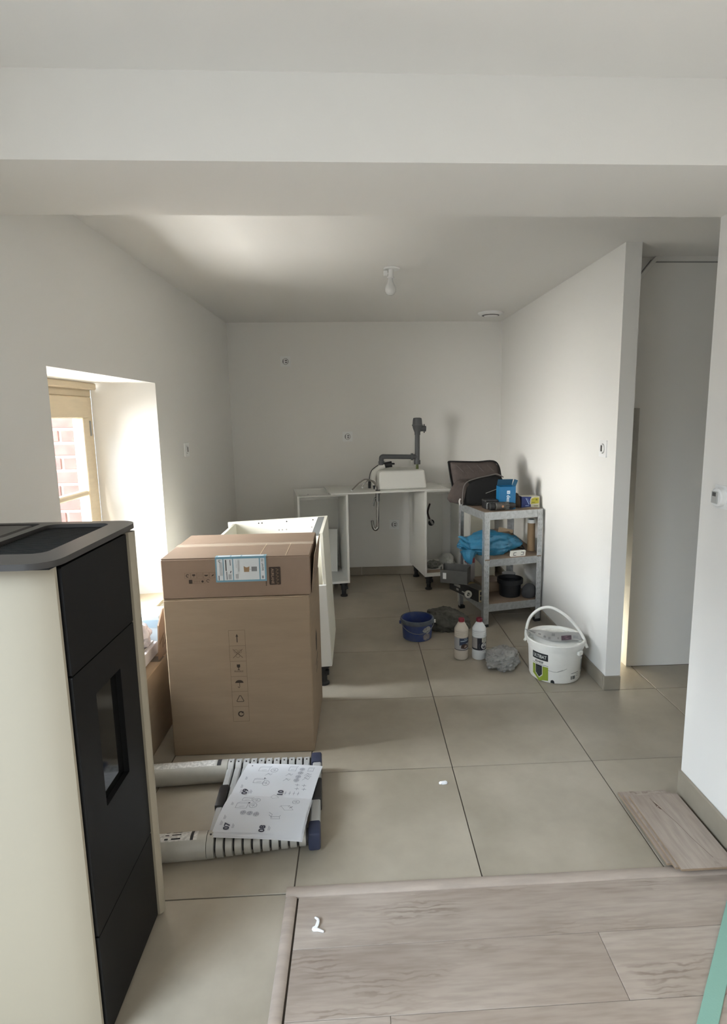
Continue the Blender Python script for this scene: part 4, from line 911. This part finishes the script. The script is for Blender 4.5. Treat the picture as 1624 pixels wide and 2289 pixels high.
MB().box((-0.070, 0.15, 0.0882), (0.011, 0.19, 0.0886)).build('yellow_band', mat('ochre_band', (0.30, 0.21, 0.06), 0.6), bx, 0)
bn = thing('grey_bin', 'grey plastic bin with a white sticker hanging over the left end of the bottom board', 'bin', (0.812, -0.005, 0.2545), math.radians(-24))
GB = mat('grey_bin_plastic', (0.12, 0.117, 0.107), 0.55, var=0.1, scale=20)
Tb = Matrix()
for a, b in (((0, 0, 0), (0.20, 0.11, 0.004)), ((0, 0, 0.004), (0.20, 0.004, 0.095)), ((0, 0.106, 0.004), (0.20, 0.11, 0.120)), ((0.196, 0.004, 0.004), (0.20, 0.106, 0.12)), ((0, 0.004, 0.004), (0.004, 0.03, 0.115)), ((0, 0.08, 0.004), (0.004, 0.106, 0.115)), ((0, 0.03, 0.004), (0.004, 0.08, 0.07))):
    MB().box(a, b, bev=0.001).build('side', GB, bn, 0, Tb)
MB().box((0.020, -0.0010, 0.030), (0.045, -0.0002, 0.075)).build('sticker', WHITEPL, bn, 0, Tb)
tp = thing('tape_roll', 'small roll of pale tape resting against the grey bin', 'tape', sp(-0.075, 0.10, ZL+0.030), 0)
MB().lathe([(0.013, 0), (0.026, 0), (0.026, 0.016), (0.013, 0.016), (0.013, 0)], 20, M=frame((0, 0, 0.026), (1, 0.2, 0), (0, 0.15, 1)), caps=False).build('roll', mat('pale_tape', (0.36, 0.34, 0.29), 0.5), tp, 40)
rb = thing('red_white_box', 'small red and white box standing behind the grey bin', 'box', (1.030, 0.112, ZL+0.001), SA)
MB().box((0, 0, 0), (0.065, 0.045, 0.235), bev=0.001).build('body', mat('grey_white_box', (0.36, 0.33, 0.32), 0.6), rb, 0)
MB().box((-0.0005, -0.0005, 0.195), (0.0655, 0.0455, 0.2355), bev=0.001).build('red_lid', mat('dull_red_card', (0.22, 0.035, 0.045), 0.55), rb, 0)
kb2 = thing('cardboard_box', 'low brown carton with torn top lying behind the black pot', 'box', sp(0.095, 0.250, ZL+0.001), SA)
MB().box((0, 0, 0), (0.18, 0.165, 0.075), bev=0.002).build('body', CARD, kb2, 0)
MB().box((0.0, 0.0, 0.0755), (0.18, 0.08, 0.078), m=Matrix.Rotation(0.08, 4, 'X')).build('flap', CARD2, kb2, 0)
pot = thing('black_pot', 'round black pot on the bottom board', 'pot', (1.312, -0.060, ZL+0.0006), 0)
MB().lathe([(0.070, 0), (0.074, 0.004), (0.078, 0.090), (0.092, 0.095), (0.092, 0.128), (0.087, 0.128), (0.085, 0.10), (0.074, 0.095), (0.070, 0.008), (0, 0.008)], 28).build('pot', mat('black_rubber_pot', (0.008, 0.008, 0.009), 0.5), pot, 40)
lid = thing('round_tub', 'white lidded round tub peeking out behind the black pot', 'tub', sp(0.345, 0.30, ZL+0.001), 0)
MB().lathe([(0.040, 0), (0.048, 0.005), (0.048, 0.105), (0.050, 0.108), (0.050, 0.118), (0, 0.120)], 20).build('lid', mat('dull_white_lid', (0.42, 0.43, 0.44), 0.5), lid, 40)
ball = crumple('grey_pouch', mat('charcoal_fabric', (0.060, 0.060, 0.063), 0.9, bump=0.3, bscale=120), None, (0.052, 0.050, 0.056), 8, 0.08, 1.2, 4, 0.10, ridge=False, shape=lambda c: Vector((c.x*(1.0-0.12*c.z)+0.25*max(0, c.z)*0.3, c.y, c.z)))
ball.location = (1.433, -0.122, ZL+0.0006); tag(ball, 'round charcoal grey fabric pouch right of the black pot', 'pouch')
# boards standing behind the shelf
for nm, lb_, x0, x1, y_, z1, lean in (('white_board', 'white board with a drilled hole standing on the floor behind the shelf', 1.00, 1.17, 0.30, 0.105, -6), ('white_board', 'tall white board leaning on the back wall behind the shelf, left one', 1.225, 1.365, 0.985, 0.745, -6), ('white_board', 'tall white board leaning on the back wall behind the shelf, right one', 1.372, 1.462, 0.985, 0.735, -6)):
    t = thing(nm, lb_, 'board', (x0, y_, 0), 0)
    MB().box((0, 0, 0), (x1-x0, 0.016, z1), bev=0.001).build('board', CREAM, t, 0, Matrix.Rotation(math.radians(lean), 4, 'X'))
    if z1 < 0.2: MB().cone((0.045, -0.0005, 0.045), (0.045, -0.002, 0.045), 0.006, n=10).build('drill_hole', BLACKPL, t, 0, Matrix.Rotation(math.radians(lean), 4, 'X'))

# ------------------------------------------------------------------ things standing on the floor
def wrap(o, rfun, a0):
    """bend a flat print (x along the girth, y up) round a standing body"""
    bm = bmesh.new(); bm.from_mesh(o.data)
    xs = [v.co.x for v in bm.verts]; x = math.floor(min(xs)/0.008)*0.008
    while x < max(xs):
        bmesh.ops.bisect_plane(bm, geom=bm.verts[:]+bm.edges[:]+bm.faces[:], plane_co=(x, 0, 0), plane_no=(1, 0, 0)); x += 0.008
    for v in bm.verts:
        r = rfun(v.co.y)+v.co.z; a = a0+v.co.x/r
        v.co = Vector((r*math.cos(a), r*math.sin(a), v.co.y))
    bm.to_mesh(o.data); bm.free(); return o
def lift(dz): return Matrix.Translation((0, 0, dz))
# white oval-handled bucket
BW = mat('white_bucket_plastic', (0.84, 0.83, 0.78), 0.42, var=0.05, scale=10)
bu = thing('white_bucket', 'white adhesive bucket with lid, handle up, green and black label', 'bucket', (1.322, -0.985, 0), 0)
MB().lathe([(0.128, 0), (0.136, 0.004), (0.140, 0.012), (0.149, 0.190)], 40).build('body', BW, bu, 40)
MB().lathe([(0.149, 0.182), (0.155, 0.184), (0.155, 0.196), (0.160, 0.198), (0.161, 0.222), (0.157, 0.227), (0.150, 0.226), (0.146, 0.212), (0.120, 0.210), (0.116, 0.213), (0, 0.213)], 40).build('lid', BW, bu, 40)
rib = MB().box((0.126, -0.012, 0.2105), (0.140, 0.012, 0.2155)).build('lid_rib', BW, bu, 0)
for k_ in range(1, 18):
    o = rib.copy(); COL.objects.link(o); o.parent = bu; o.rotation_euler = (0, 0, k_*2*PI/18)
ha = [Vector(p) for p in ((-0.148, 0.062, 0.190), (-0.150, 0.062, 0.235), (-0.132, 0.055, 0.315), (-0.085, 0.036, 0.372), (-0.025, 0.012, 0.388), (0.045, -0.016, 0.352), (0.105, -0.040, 0.288), (0.142, -0.056, 0.225), (0.150, -0.060, 0.190))]
MB().tube(ha, 0.0082, 10, 6).build('handle', BW, bu)
for p in (ha[0], ha[-1]): MB().cone(p*0.985, p*1.05+Vector((0, 0, -0.006)), 0.016, n=14).build('lug', BW, bu)
MB().box((-0.014, -0.166, 0.165), (0.020, -0.150, 0.186), bev=0.002, m=Matrix.Rotation(0.60, 4, 'Z')).build('lug', BW, bu, 0)
rb = lambda z: 0.140+0.009*max(0, z-0.012)/0.178
A0 = math.radians(-143)
LIME = mat('lime_green_print', (0.24, 0.31, 0.03), 0.5); BINK = mat('black_bucket_print', (0.012, 0.014, 0.016), 0.5); PALE = mat('pale_bucket_print', (0.62, 0.64, 0.60), 0.5)
wrap(Draw().fill([(-0.050, 0.128), (0.050, 0.128), (0.050, 0.168), (-0.050, 0.168)]).build('label_plate', BINK, bu, lift(0.0008)), rb, A0)
wrap(text('label_text', 'ULTIBAT', 0.0270, Matrix.Translation((0, 0.147, 0.0012)), PALE, bu, sx=0.80, bold=0.0006), rb, A0)
wrap(text('label_text', 'ADHESIF', 0.0175, Matrix.Translation((-0.004, 0.114, 0.0009)), BINK, bu, sx=0.82, bold=0.0005), rb, A0)
d = Draw(); d.line([(-0.050, 0.102), (0.050, 0.101)], 0.002); wrap(d.build('label_line', BINK, bu, lift(0.0008)), rb, A0)
d = Draw(); d.fill([(-0.050, 0.035), (-0.050, 0.094), (-0.030, 0.094), (-0.030, 0.024)]).fill([(-0.030, 0.024), (-0.030, 0.045), (-0.003, 0.020), (-0.003, 0.002)]).fill([(-0.003, 0.002), (-0.003, 0.020), (0.018, 0.042), (0.020, 0.012)]).fill([(0.018, 0.042), (0.018, 0.094), (0.050, 0.094), (0.050, 0.016), (0.020, 0.012)])
wrap(d.build('label_shield', LIME, bu, lift(0.0008)), rb, A0)
d = Draw(); d.fill([(-0.027, 0.096), (-0.027, 0.047), (-0.004, 0.026), (0.015, 0.045), (0.015, 0.096)]); wrap(d.build('label_shield', BINK, bu, lift(0.0010)), rb, A0)
d = Draw()
for k_ in range(5): d.rect(-0.022, 0.080-k_*0.009, 0.008, 0.083-k_*0.009)
wrap(d.build('label_text', mat('dim_grey_print', (0.07, 0.075, 0.08), 0.6), bu, lift(0.0013)), rb, A0)
d = Draw(); d.fill([(0.062, 0.008), (0.084, 0.006), (0.082, 0.020), (0.074, 0.026), (0.064, 0.022)]); wrap(d.build('label_weight', BINK, bu, lift(0.0008)), rb, A0)
d = Draw(); d.line([(0.05, 0.078), (0.075, 0.074), (0.10, 0.075), (0.125, 0.083), (0.15, 0.094)], 0.0022).line([(0.10, 0.077), (0.128, 0.088)], 0.0018)
wrap(d.build('scuff_mark', mat('grey_scuff', (0.33, 0.32, 0.30), 0.7), bu, lift(0.0006)), rb, A0)
d = Draw(); d.rect(0.178, 0.060, 0.232, 0.063).rect(0.175, 0.026, 0.183, 0.046).rect(0.186, 0.026, 0.206, 0.046); d.rect(0.212, 0.050, 0.236, 0.052).rect(0.212, 0.040, 0.232, 0.042)
wrap(d.build('side_print', mat('grey_print', (0.16, 0.16, 0.15), 0.6), bu, lift(0.0006)), rb, A0)
d = Draw(); d.rect(0.262, 0.060, 0.285, 0.125).rect(0.262, 0.135, 0.285, 0.150).rect(0.268, 0.028, 0.280, 0.045); wrap(d.build('side_print', mat('light_grey_print', (0.36, 0.37, 0.37), 0.6), bu, lift(0.0006)), rb, A0)
lf = thing('paper_leaflet', 'folded printed leaflet with a purple square lying on the bucket lid', 'leaflet', (1.322, -0.985, 0.2285), 0)
bm = bmesh.new(); nx, ny = 14, 6
C4 = [Vector((-0.178, 0.015, 0.040)), Vector((0.115, -0.088, 0.000)), Vector((0.150, 0.020, 0.002)), Vector((-0.120, 0.085, 0.006))]
g = []
for j in range(ny+1):
    row = []
    for i in range(nx+1):
        u_, v_ = i/nx, j/ny
        p = (C4[0]*(1-u_)+C4[1]*u_)*(1-v_)+(C4[3]*(1-u_)+C4[2]*u_)*v_
        if j == 0: p = p
        p.z = 0.0012+0.040*max(0, 1-u_*2.6)**1.5*(1-v_)+0.004*math.sin(u_*9)*v_
        p.y -= 0.046*math.sin(min(1, u_*1.15)*PI)*(1-v_)
        row.append(bm.verts.new(p))
    g.append(row)
for j in range(ny):
    for i in range(nx): bm.faces.new((g[j][i], g[j][i+1], g[j+1][i+1], g[j+1][i]))
def lsurf(u_, v_, dz):
    p = (C4[0]*(1-u_)+C4[1]*u_)*(1-v_)+(C4[3]*(1-u_)+C4[2]*u_)*v_
    p.z = dz+0.0012+0.040*max(0, 1-u_*2.6)**1.5*(1-v_)+0.004*math.sin(u_*9)*v_
    p.y -= 0.046*math.sin(min(1, u_*1.15)*PI)*(1-v_); return p
bmesh.ops.solidify(bm, geom=bm.faces[:], thickness=0.0005)
m_ = bpy.data.meshes.new('sheet'); bm.to_mesh(m_); bm.free(); link('sheet', m_, mat('grey_newsprint', (0.66, 0.66, 0.65), 0.7), lf, 40)
def lprint(name, rects, m_, dz):
    bm = bmesh.new()
    for u0, v0, u1, v1 in rects:
        n_ = 6; rows_ = [[bm.verts.new(lsurf(u0+(u1-u0)*i/n_, v0+(v1-v0)*j/3, dz)) for i in range(n_+1)] for j in range(4)]
        for j in range(3):
            for i in range(n_): bm.faces.new((rows_[j][i], rows_[j][i+1], rows_[j+1][i+1], rows_[j+1][i]))
    me = bpy.data.meshes.new(name); bm.to_mesh(me); bm.free(); link(name, me, m_, lf, 40)
lprint('printed_square', [(0.62, 0.04, 0.82, 0.56)], mat('purple_print', (0.045, 0.012, 0.030), 0.6), 0.0012)
lprint('printed_text', [(0.68, 0.34, 0.74, 0.46), (0.70, 0.14, 0.76, 0.26)], mat('dim_pink_print', (0.22, 0.13, 0.17), 0.6), 0.0016)
lprint('printed_text', [(0.06, 0.20, 0.16, 0.42), (0.30, 0.16, 0.34, 0.40), (0.38, 0.10, 0.42, 0.36), (0.86, 0.15, 0.95, 0.50), (0.44, 0.5, 0.5, 0.8)], mat('soft_grey_print', (0.32, 0.32, 0.32), 0.7), 0.0011)
lprint('printed_field', [(0.18, 0.10, 0.29, 0.62)], mat('white_field', (0.66, 0.66, 0.64), 0.6), 0.0011)
lprint('printed_text', [(0.205, 0.30, 0.25, 0.48), (0.545, 0.18, 0.575, 0.38)], GREYPL, 0.0015)

# two bottles
def bottle(label, x, y, liquid, lab_fn, rz):
    t = thing('cleaner_bottle', label, 'bottle', (x, y, 0), rz, 'red capped bottles on the tiles')
    r = 0.0425
    prof = [(0.036, 0), (0.041, 0.004), (r, 0.012), (r, 0.042)]
    for k_ in range(2): prof += [(r, 0.043+k_*0.008), (r-0.0018, 0.0455+k_*0.008), (r, 0.048+k_*0.008)]
    prof += [(r, 0.062), (r-0.001, 0.064), (r-0.001, 0.142), (r, 0.144)]
    for k_ in range(3): prof += [(r, 0.150+k_*0.011), (r-0.002, 0.1535+k_*0.011), (r, 0.157+k_*0.011)]
    prof += [(r, 0.188), (r-0.004, 0.196), (0.022, 0.224), (0.0185, 0.226), (0.0185, 0.232), (0.016, 0.234)]
    MB().lathe(prof, 28).build('body', liquid, t, 50)
    MB().lathe([(0.0165, 0.2325), (0.0185, 0.233), (0.0185, 0.250), (0.017, 0.2535), (0, 0.2535)], 18).build('cap', mat('dark_red_cap', (0.18, 0.008, 0.020), 0.4), t, 40)
    lab_fn(t); return t
RL = lambda z: 0.0417
def lab1(t):
    wrap(Draw().rect(-0.070, 0.064, 0.070, 0.141).build('label', mat('grey_label', (0.36, 0.35, 0.35), 0.5), t, lift(0.0003)), RL, -PI/2)
    wrap(Draw().rect(-0.070, 0.0635, 0.070, 0.0675).build('label_band', BINK, t, lift(0.0006)), RL, -PI/2)
    wrap(Draw().fill([(-0.024, 0.095), (0.055, 0.112), (0.055, 0.140), (-0.024, 0.140)]).build('label_field', mat('navy_label_field', (0.025, 0.038, 0.075), 0.5), t, lift(0.0006)), RL, -PI/2)
    d = Draw(); d.line([(-0.016, 0.121), (0.034, 0.126)], 0.006).line([(0.006, 0.133), (0.028, 0.135)], 0.004); wrap(d.build('label_text', mat('pale_blue_label_text', (0.30, 0.36, 0.42), 0.5), t, lift(0.0009)), RL, -PI/2)
    wrap(Draw().fill([(-0.015, 0.078), (0.010, 0.073), (0.040, 0.082), (0.030, 0.098), (0.005, 0.106), (-0.012, 0.097)]).build('label_picture', mat('dark_brown_picture', (0.045, 0.022, 0.016), 0.6), t, lift(0.0008)), RL, -PI/2)
    wrap(Draw().fill([(0.004, 0.080), (0.022, 0.082), (0.030, 0.092), (0.010, 0.096)]).build('label_picture', mat('tan_picture', (0.30, 0.22, 0.18), 0.6), t, lift(0.0011)), RL, -PI/2)
def lab2(t):
    wrap(Draw().rect(-0.075, 0.064, 0.075, 0.141).build('label', mat('black_label', (0.010, 0.010, 0.018), 0.45), t, lift(0.0003)), RL, -PI/2)
    wrap(Draw().rect(-0.066, 0.074, -0.022, 0.140).build('label_field', mat('grey_label_side', (0.30, 0.28, 0.27), 0.5), t, lift(0.0006)), RL, -PI/2)
    wrap(Draw().rect(0.006, 0.112, 0.042, 0.142).build('label_field', mat('cream_label_field', (0.55, 0.54, 0.46), 0.5), t, lift(0.0006)), RL, -PI/2)
    d = Draw(); d.line([(0.013, 0.136), (0.034, 0.137)], 0.003).line([(0.015, 0.129), (0.033, 0.130)], 0.003).line([(0.015, 0.121), (0.033, 0.122)], 0.004); wrap(d.build('label_text', GREYPL, t, lift(0.0009)), RL, -PI/2)
    wrap(Draw().fill(circ(0.022, 0.090, 0.0205, 20)).build('label_disc', mat('white_label_disc', (0.58, 0.58, 0.55), 0.5), t, lift(0.0006)), RL, -PI/2)
    d = Draw(); d.fill([(0.008, 0.086), (0.012, 0.094), (0.016, 0.088), (0.022, 0.096), (0.030, 0.088), (0.036, 0.092), (0.034, 0.080), (0.022, 0.073), (0.011, 0.078)]).line([(0.014, 0.101), (0.026, 0.103), (0.034, 0.099)], 0.0035); wrap(d.build('label_picture', mat('grey_violet_picture', (0.12, 0.11, 0.13), 0.6), t, lift(0.0009)), RL, -PI/2)
    wrap(Draw().line(circ(0.022, 0.090, 0.033, 16, 150, 300), 0.0016).build('label_ring', mat('dim_grey_ring', (0.12, 0.12, 0.14), 0.5), t, lift(0.0006)), RL, -PI/2)
bottle('cream bottle with red cap and blue brown label, left of the two bottles', 0.8335, -0.735, mat('cream_bottle', (0.55, 0.49, 0.41), 0.4), lab1, 0.12)
bottle('white bottle with red cap and black label, right of the two bottles', 0.941, -0.742, mat('white_bottle', (0.70, 0.71, 0.71), 0.38), lab2, 0.05)

# blue bucket
BB = mat('dusty_blue_plastic', (0.018, 0.040, 0.185), 0.5, col2=(0.065, 0.085, 0.17), scale=14)
bk2 = thing('blue_bucket', 'small dusty blue bucket with peeling label on the tiles left of the bottles', 'bucket', (0.602, -0.385, 0), 0.0)
MB().lathe([(0.090, 0), (0.095, 0.004), (0.101, 0.112), (0.103, 0.136), (0.099, 0.137), (0.092, 0.010), (0, 0.010)], 36).build('body', BB, bk2, 40)
MB().lathe([(0.1025, 0.110), (0.112, 0.112), (0.114, 0.124), (0.110, 0.138), (0.1035, 0.139), (0.1035, 0.110)], 36, caps=False).build('rim', mat('dusty_grey_blue_rim', (0.090, 0.105, 0.130), 0.6, var=0.15, scale=30), bk2, 40)
MB().tube([Vector((0.113*math.cos(a), 0.113*math.sin(a), 0.118-0.056*math.sin((a-math.radians(190))/math.radians(160)*PI))) for a in [math.radians(190+8*i) for i in range(21)]], 0.0022, 6).build('wire_handle', mat('grey_wire', (0.16, 0.17, 0.19), 0.5), bk2)
for a in (190, 350): MB().box((0.108, -0.008, 0.105), (0.122, 0.008, 0.125), bev=0.002, m=Matrix.Rotation(math.radians(a), 4, 'Z')).build('ear', WHITEPL if a == 350 else BB, bk2, 0)
def blob(cx_, cy_, rx, ry, sd): return [(cx_+rx*(1+0.35*noise.noise(Vector((math.cos(t)*1.7+sd, math.sin(t)*1.7, sd))))*math.cos(t), cy_+ry*(1+0.35*noise.noise(Vector((math.cos(t)*1.7+sd+5, math.sin(t)*1.7, sd))))*math.sin(t)) for t in [2*PI*i/22 for i in range(22)]]
rq = lambda z: 0.0952+0.006*z/0.112
PEEL = mat('peeling_label_paper', (0.34, 0.34, 0.33), 0.8, var=0.3, scale=60)
wrap(Draw().fill(blob(0.062, 0.079, 0.034, 0.022, 1.3)).build('label_scrap', PEEL, bk2, lift(0.0008)), rq, -PI/2)
wrap(Draw().fill(blob(0.060, 0.030, 0.032, 0.022, 4.1)).build('label_scrap', mat('pinkish_label_paper', (0.23, 0.21, 0.22), 0.8, var=0.3, scale=60), bk2, lift(0.0008)), rq, -PI/2)

o = crumple('floor_cloth', mat('dark_grey_cloth', (0.085, 0.082, 0.068), 0.95, var=0.25, scale=25, bump=0.4, bscale=90), None, (0.135, 0.095, 0.085), 14, 0.34, 1.6, 5, 0.22, shape=lambda c: Vector((c.x, c.y, c.z*(1.05-0.35*c.x) if c.z > 0 else c.z)))
o.location = (0.832, -0.245, 0.0003); tag(o, 'crumpled dark grey floor cloth lying behind the bottles', 'cloth')
o = crumple('crumpled_bag', mat('grey_film', (0.27, 0.265, 0.25), 0.4, var=0.15, scale=20), None, (0.088, 0.10, 0.058), 31, 0.36, 2.0, 5, 0.18)
o.location = (1.052, -0.862, 0.0003); o.rotation_euler = (0, 0, -0.5); tag(o, 'crumpled grey plastic bag on the tiles between bottles and white bucket', 'plastic bag')
o = crumple('paper_scrap', PAPER, None, (0.016, 0.007, 0.006), 2, 0.5, 2.5, 3, 0.2); o.location = (0.545, -1.908, 0.0003); tag(o, 'tiny white scrap lying on a floor tile', 'scrap')
sc = MB().tube([(0.002, 0.035, 0.004), (0.012, 0.022, 0.008), (0.008, 0.004, 0.004), (0.000, -0.002, 0.003), (0.014, -0.008, 0.006), (0.030, -0.012, 0.003)], lambda t: 0.0025+0.003*math.sin(t*PI), 6, 5).build('plaster_curl', PAPER)
sc.location = (0.072, -2.533, 0.0031); tag(sc, 'curled white plaster shaving lying on the laminate', 'scrap')

# loose laminate planks by the right wall, green strip
for k_, (x_, y_, z_, rz) in enumerate(((1.203, -2.385, 0.0131, 0.0), (1.215, -2.412, 0.0218, 0.012), (1.224, -2.430, 0.0305, 0.0))):
    t = thing('loose_laminate_plank', ('bottom cut laminate plank in the pile by the right wall', 'middle cut laminate plank in the pile by the right wall', 'top cut laminate plank in the pile by the right wall, split and knotty')[k_], 'plank', (x_, y_, z_), rz, 'loose planks by the wall')
    MB().box((0, 0, 0), (0.186, 0.352, 0.0076), bev=0.0008).build('core', LAMCORE, t, 0)
    pm = MATS.get('greige_laminate_lengthwise') or laminate('greige_laminate_lengthwise', 'y')
    MB().box((0.0005, 0.0005, 0.0076), (0.1855, 0.3515, 0.0083)).build('decor_face', pm, t, 0)
    if k_ == 2:
        KN = mat('dark_knot', (0.13, 0.085, 0.062), 0.7)
        Draw().line([(0.070, 0.330), (0.073, 0.290), (0.083, 0.265), (0.100, 0.195), (0.108, 0.130), (0.128, 0.040)], 0.0014).build('grain_split', KN, t, lift(0.0085))
        Draw().fill([(0.072, 0.315), (0.080, 0.292), (0.084, 0.268), (0.078, 0.270), (0.071, 0.285)]).build('knot', KN, t, lift(0.0086))
        Draw().line([(0.076, 0.312), (0.081, 0.290), (0.085, 0.272)], 0.0016).fill([(0.073, 0.286), (0.077, 0.286), (0.076, 0.280)]).build('chip', mat('pale_chip', (0.62, 0.56, 0.48), 0.6), t, lift(0.0088))
gs = thing('green_foam_strip', 'pale green foam strip lying across the laminate at the lower right', 'strip', (1.337, -2.494, 0.0032), math.radians(-131.8))
MB().box((0, -0.0, 0), (0.95, 0.042, 0.006), bev=0.001).build('strip', mat('mint_green_foam', (0.23, 0.42, 0.345), 0.7, bump=0.1, bscale=200), gs, 0)

# ------------------------------------------------------------------ wall sockets, switches, bulb, vent
def socket(label, o, ux, nrm, kind='socket', cat='socket', s=0.088):
    """unfinished wall fitting; local frame: x along the wall, y up, z out of the wall"""
    M = frame(o, ux, (0, 0, 1)); t = thing('wall_'+kind, label, cat, o)
    M = frame((0, 0, 0), ux, (0, 0, 1))
    pl = panel([rrect(-s/2, -s/2, s/2, s/2, 0.004, 2), circ(0, 0, s*0.30, 20)], 0.006); pl.transform(M); link('mounting_plate', pl, WHITEPL, t, 20)
    MB().lathe([(0, 0.0005), (s*0.335, 0.0005)], 20, M=M).build('wall_box', GREYPL, t, 0)
    MB().lathe([(s*0.26, 0.001), (s*0.26, 0.010), (s*0.22, 0.011), (0, 0.011)], 18, M=M).build('insert', WHITEPL, t, 30)
    d = Draw()
    if kind == 'switch': d.rect(-0.014, -0.015, 0.006, 0.017)
    else: d.rect(-0.004, 0.003, 0.014, 0.011).rect(-0.004, -0.013, 0.014, -0.005).rect(-0.022, -0.016, -0.017, 0.016)
    d.build('terminal', mat('dark_grey_terminal', (0.09, 0.09, 0.085), 0.5), t, M @ lift(0.0114))
    for a in (0.42, -0.42): MB().cone(M @ Vector((a*s, 0.0, 0.003)), M @ Vector((a*s, 0.0, 0.0055)), 0.004, n=8).build('screw', GREYPL, t, 0)
    return t
socket('white bare socket high on the back wall at the left', (-0.379, YB-0.0002, 1.939), (1, 0, 0), None)
socket('white bare socket on the back wall above the cabinets', (0.145, YB-0.0002, 1.280), (1, 0, 0), None)
socket('white bare socket low on the back wall in the dishwasher gap', (0.554, YB-0.0002, 0.473), (1, 0, 0), None)
socket('white bare switch on the left wall beyond the window', (XL+0.0002, -0.257, 1.265), (0, 1, 0), None, 'switch', 'switch')
socket('white bare switch on the right partition near its end', (XR-0.0002, -1.048, 1.280), (0, -1, 0), None, 'switch', 'switch')
th_ = thing('wall_thermostat', 'white half mounted wall control at the right edge by the near wall', 'thermostat', (1.4368, -2.168, 1.186), 0)
M = frame((0, 0, 0), (0, -1, 0), (0, 0, 1))
pl = panel([rrect(-0.036, -0.038, 0.036, 0.040, 0.006, 3)], 0.003); pl.transform(M); link('mounting_plate', pl, WHITEPL, th_, 20)
MB().lathe([(0.031, 0.003), (0.031, 0.020), (0.027, 0.023), (0, 0.023)], 24, M=M).build('body', WHITEPL, th_, 30)
MB().box((-0.018, -0.020, 0.0232), (0.014, 0.020, 0.0262), bev=0.0012, m=M).build('insert', mat('light_grey_plastic', (0.48, 0.48, 0.46), 0.4), th_, 0)
MB().box((-0.012, 0.004, 0.0263), (0.006, 0.017, 0.0268), m=M).build('display', mat('dark_grey_display', (0.10, 0.10, 0.095), 0.4), th_, 0)

lt = thing('ceiling_bulb', 'bare white light bulb in a holder on the kitchen ceiling', 'lamp', (0.437, -0.715, ZK), 0)
MB().lathe([(0.030, -0.010), (0.042, -0.010), (0.046, -0.005), (0.044, -0.0002), (0.0, -0.0002)], 28).build('rose', WHITEPL, lt, 40)
MB().cone((-0.004, 0, -0.010), (-0.006, 0, -0.050), 0.0135, n=16).cone((-0.0065, 0, -0.048), (-0.007, 0, -0.056), 0.020, n=18).build('lamp_holder', WHITEPL, lt)
MB().box((-0.045, -0.010, -0.042), (-0.024, 0.010, -0.016), bev=0.002).box((-0.026, -0.005, -0.036), (-0.016, 0.005, -0.026)).build('connector', WHITEPL, lt, 0)
bulbm = mat('opal_bulb_glass', (0.74, 0.74, 0.72), 0.12)
MB().lathe([(0.013, 0.0), (0.0145, -0.010), (0.019, -0.026), (0.027, -0.043), (0.0305, -0.058), (0.029, -0.071), (0.022, -0.083), (0.011, -0.0895), (0, -0.091)], 24, (-0.0085, 0, -0.055)).build('bulb', bulbm, lt, 60)
vt = thing('ceiling_vent', 'round white extract vent on the kitchen ceiling near the back right corner', 'vent', (1.318, 0.690, ZK), 0)
MB().lathe([(0.070, -0.022), (0.086, -0.020), (0.099, -0.010), (0.100, -0.0002), (0, -0.0002)], 32).build('ring', WHITEPL, vt, 40)
MB().lathe([(0.066, -0.0245), (0.070, -0.0225)], 24).build('dark_gap', BLACKPL, vt, 40)
MB().lathe([(0.0, -0.030), (0.052, -0.028), (0.060, -0.0222), (0.0, -0.0222)], 24, (0.004, 0.006, 0)).build('disc', WHITEPL, vt, 40)

# area lamp added unseen inside the corridor slot to brighten the wall behind it
l = bpy.data.lights.new('added_slot_light', 'AREA'); l.shape = 'RECTANGLE'; l.size = 0.3; l.size_y = 0.25; l.energy = 17; l.color = (1.0, 0.96, 0.82); l.spread = 1.6
o = bpy.data.objects.new('added_slot_light', l); COL.objects.link(o); o.location = (1.70, -0.785, 0.12); o.rotation_euler = Vector((0.05, 1, 0.25)).to_track_quat('-Z', 'Y').to_euler()
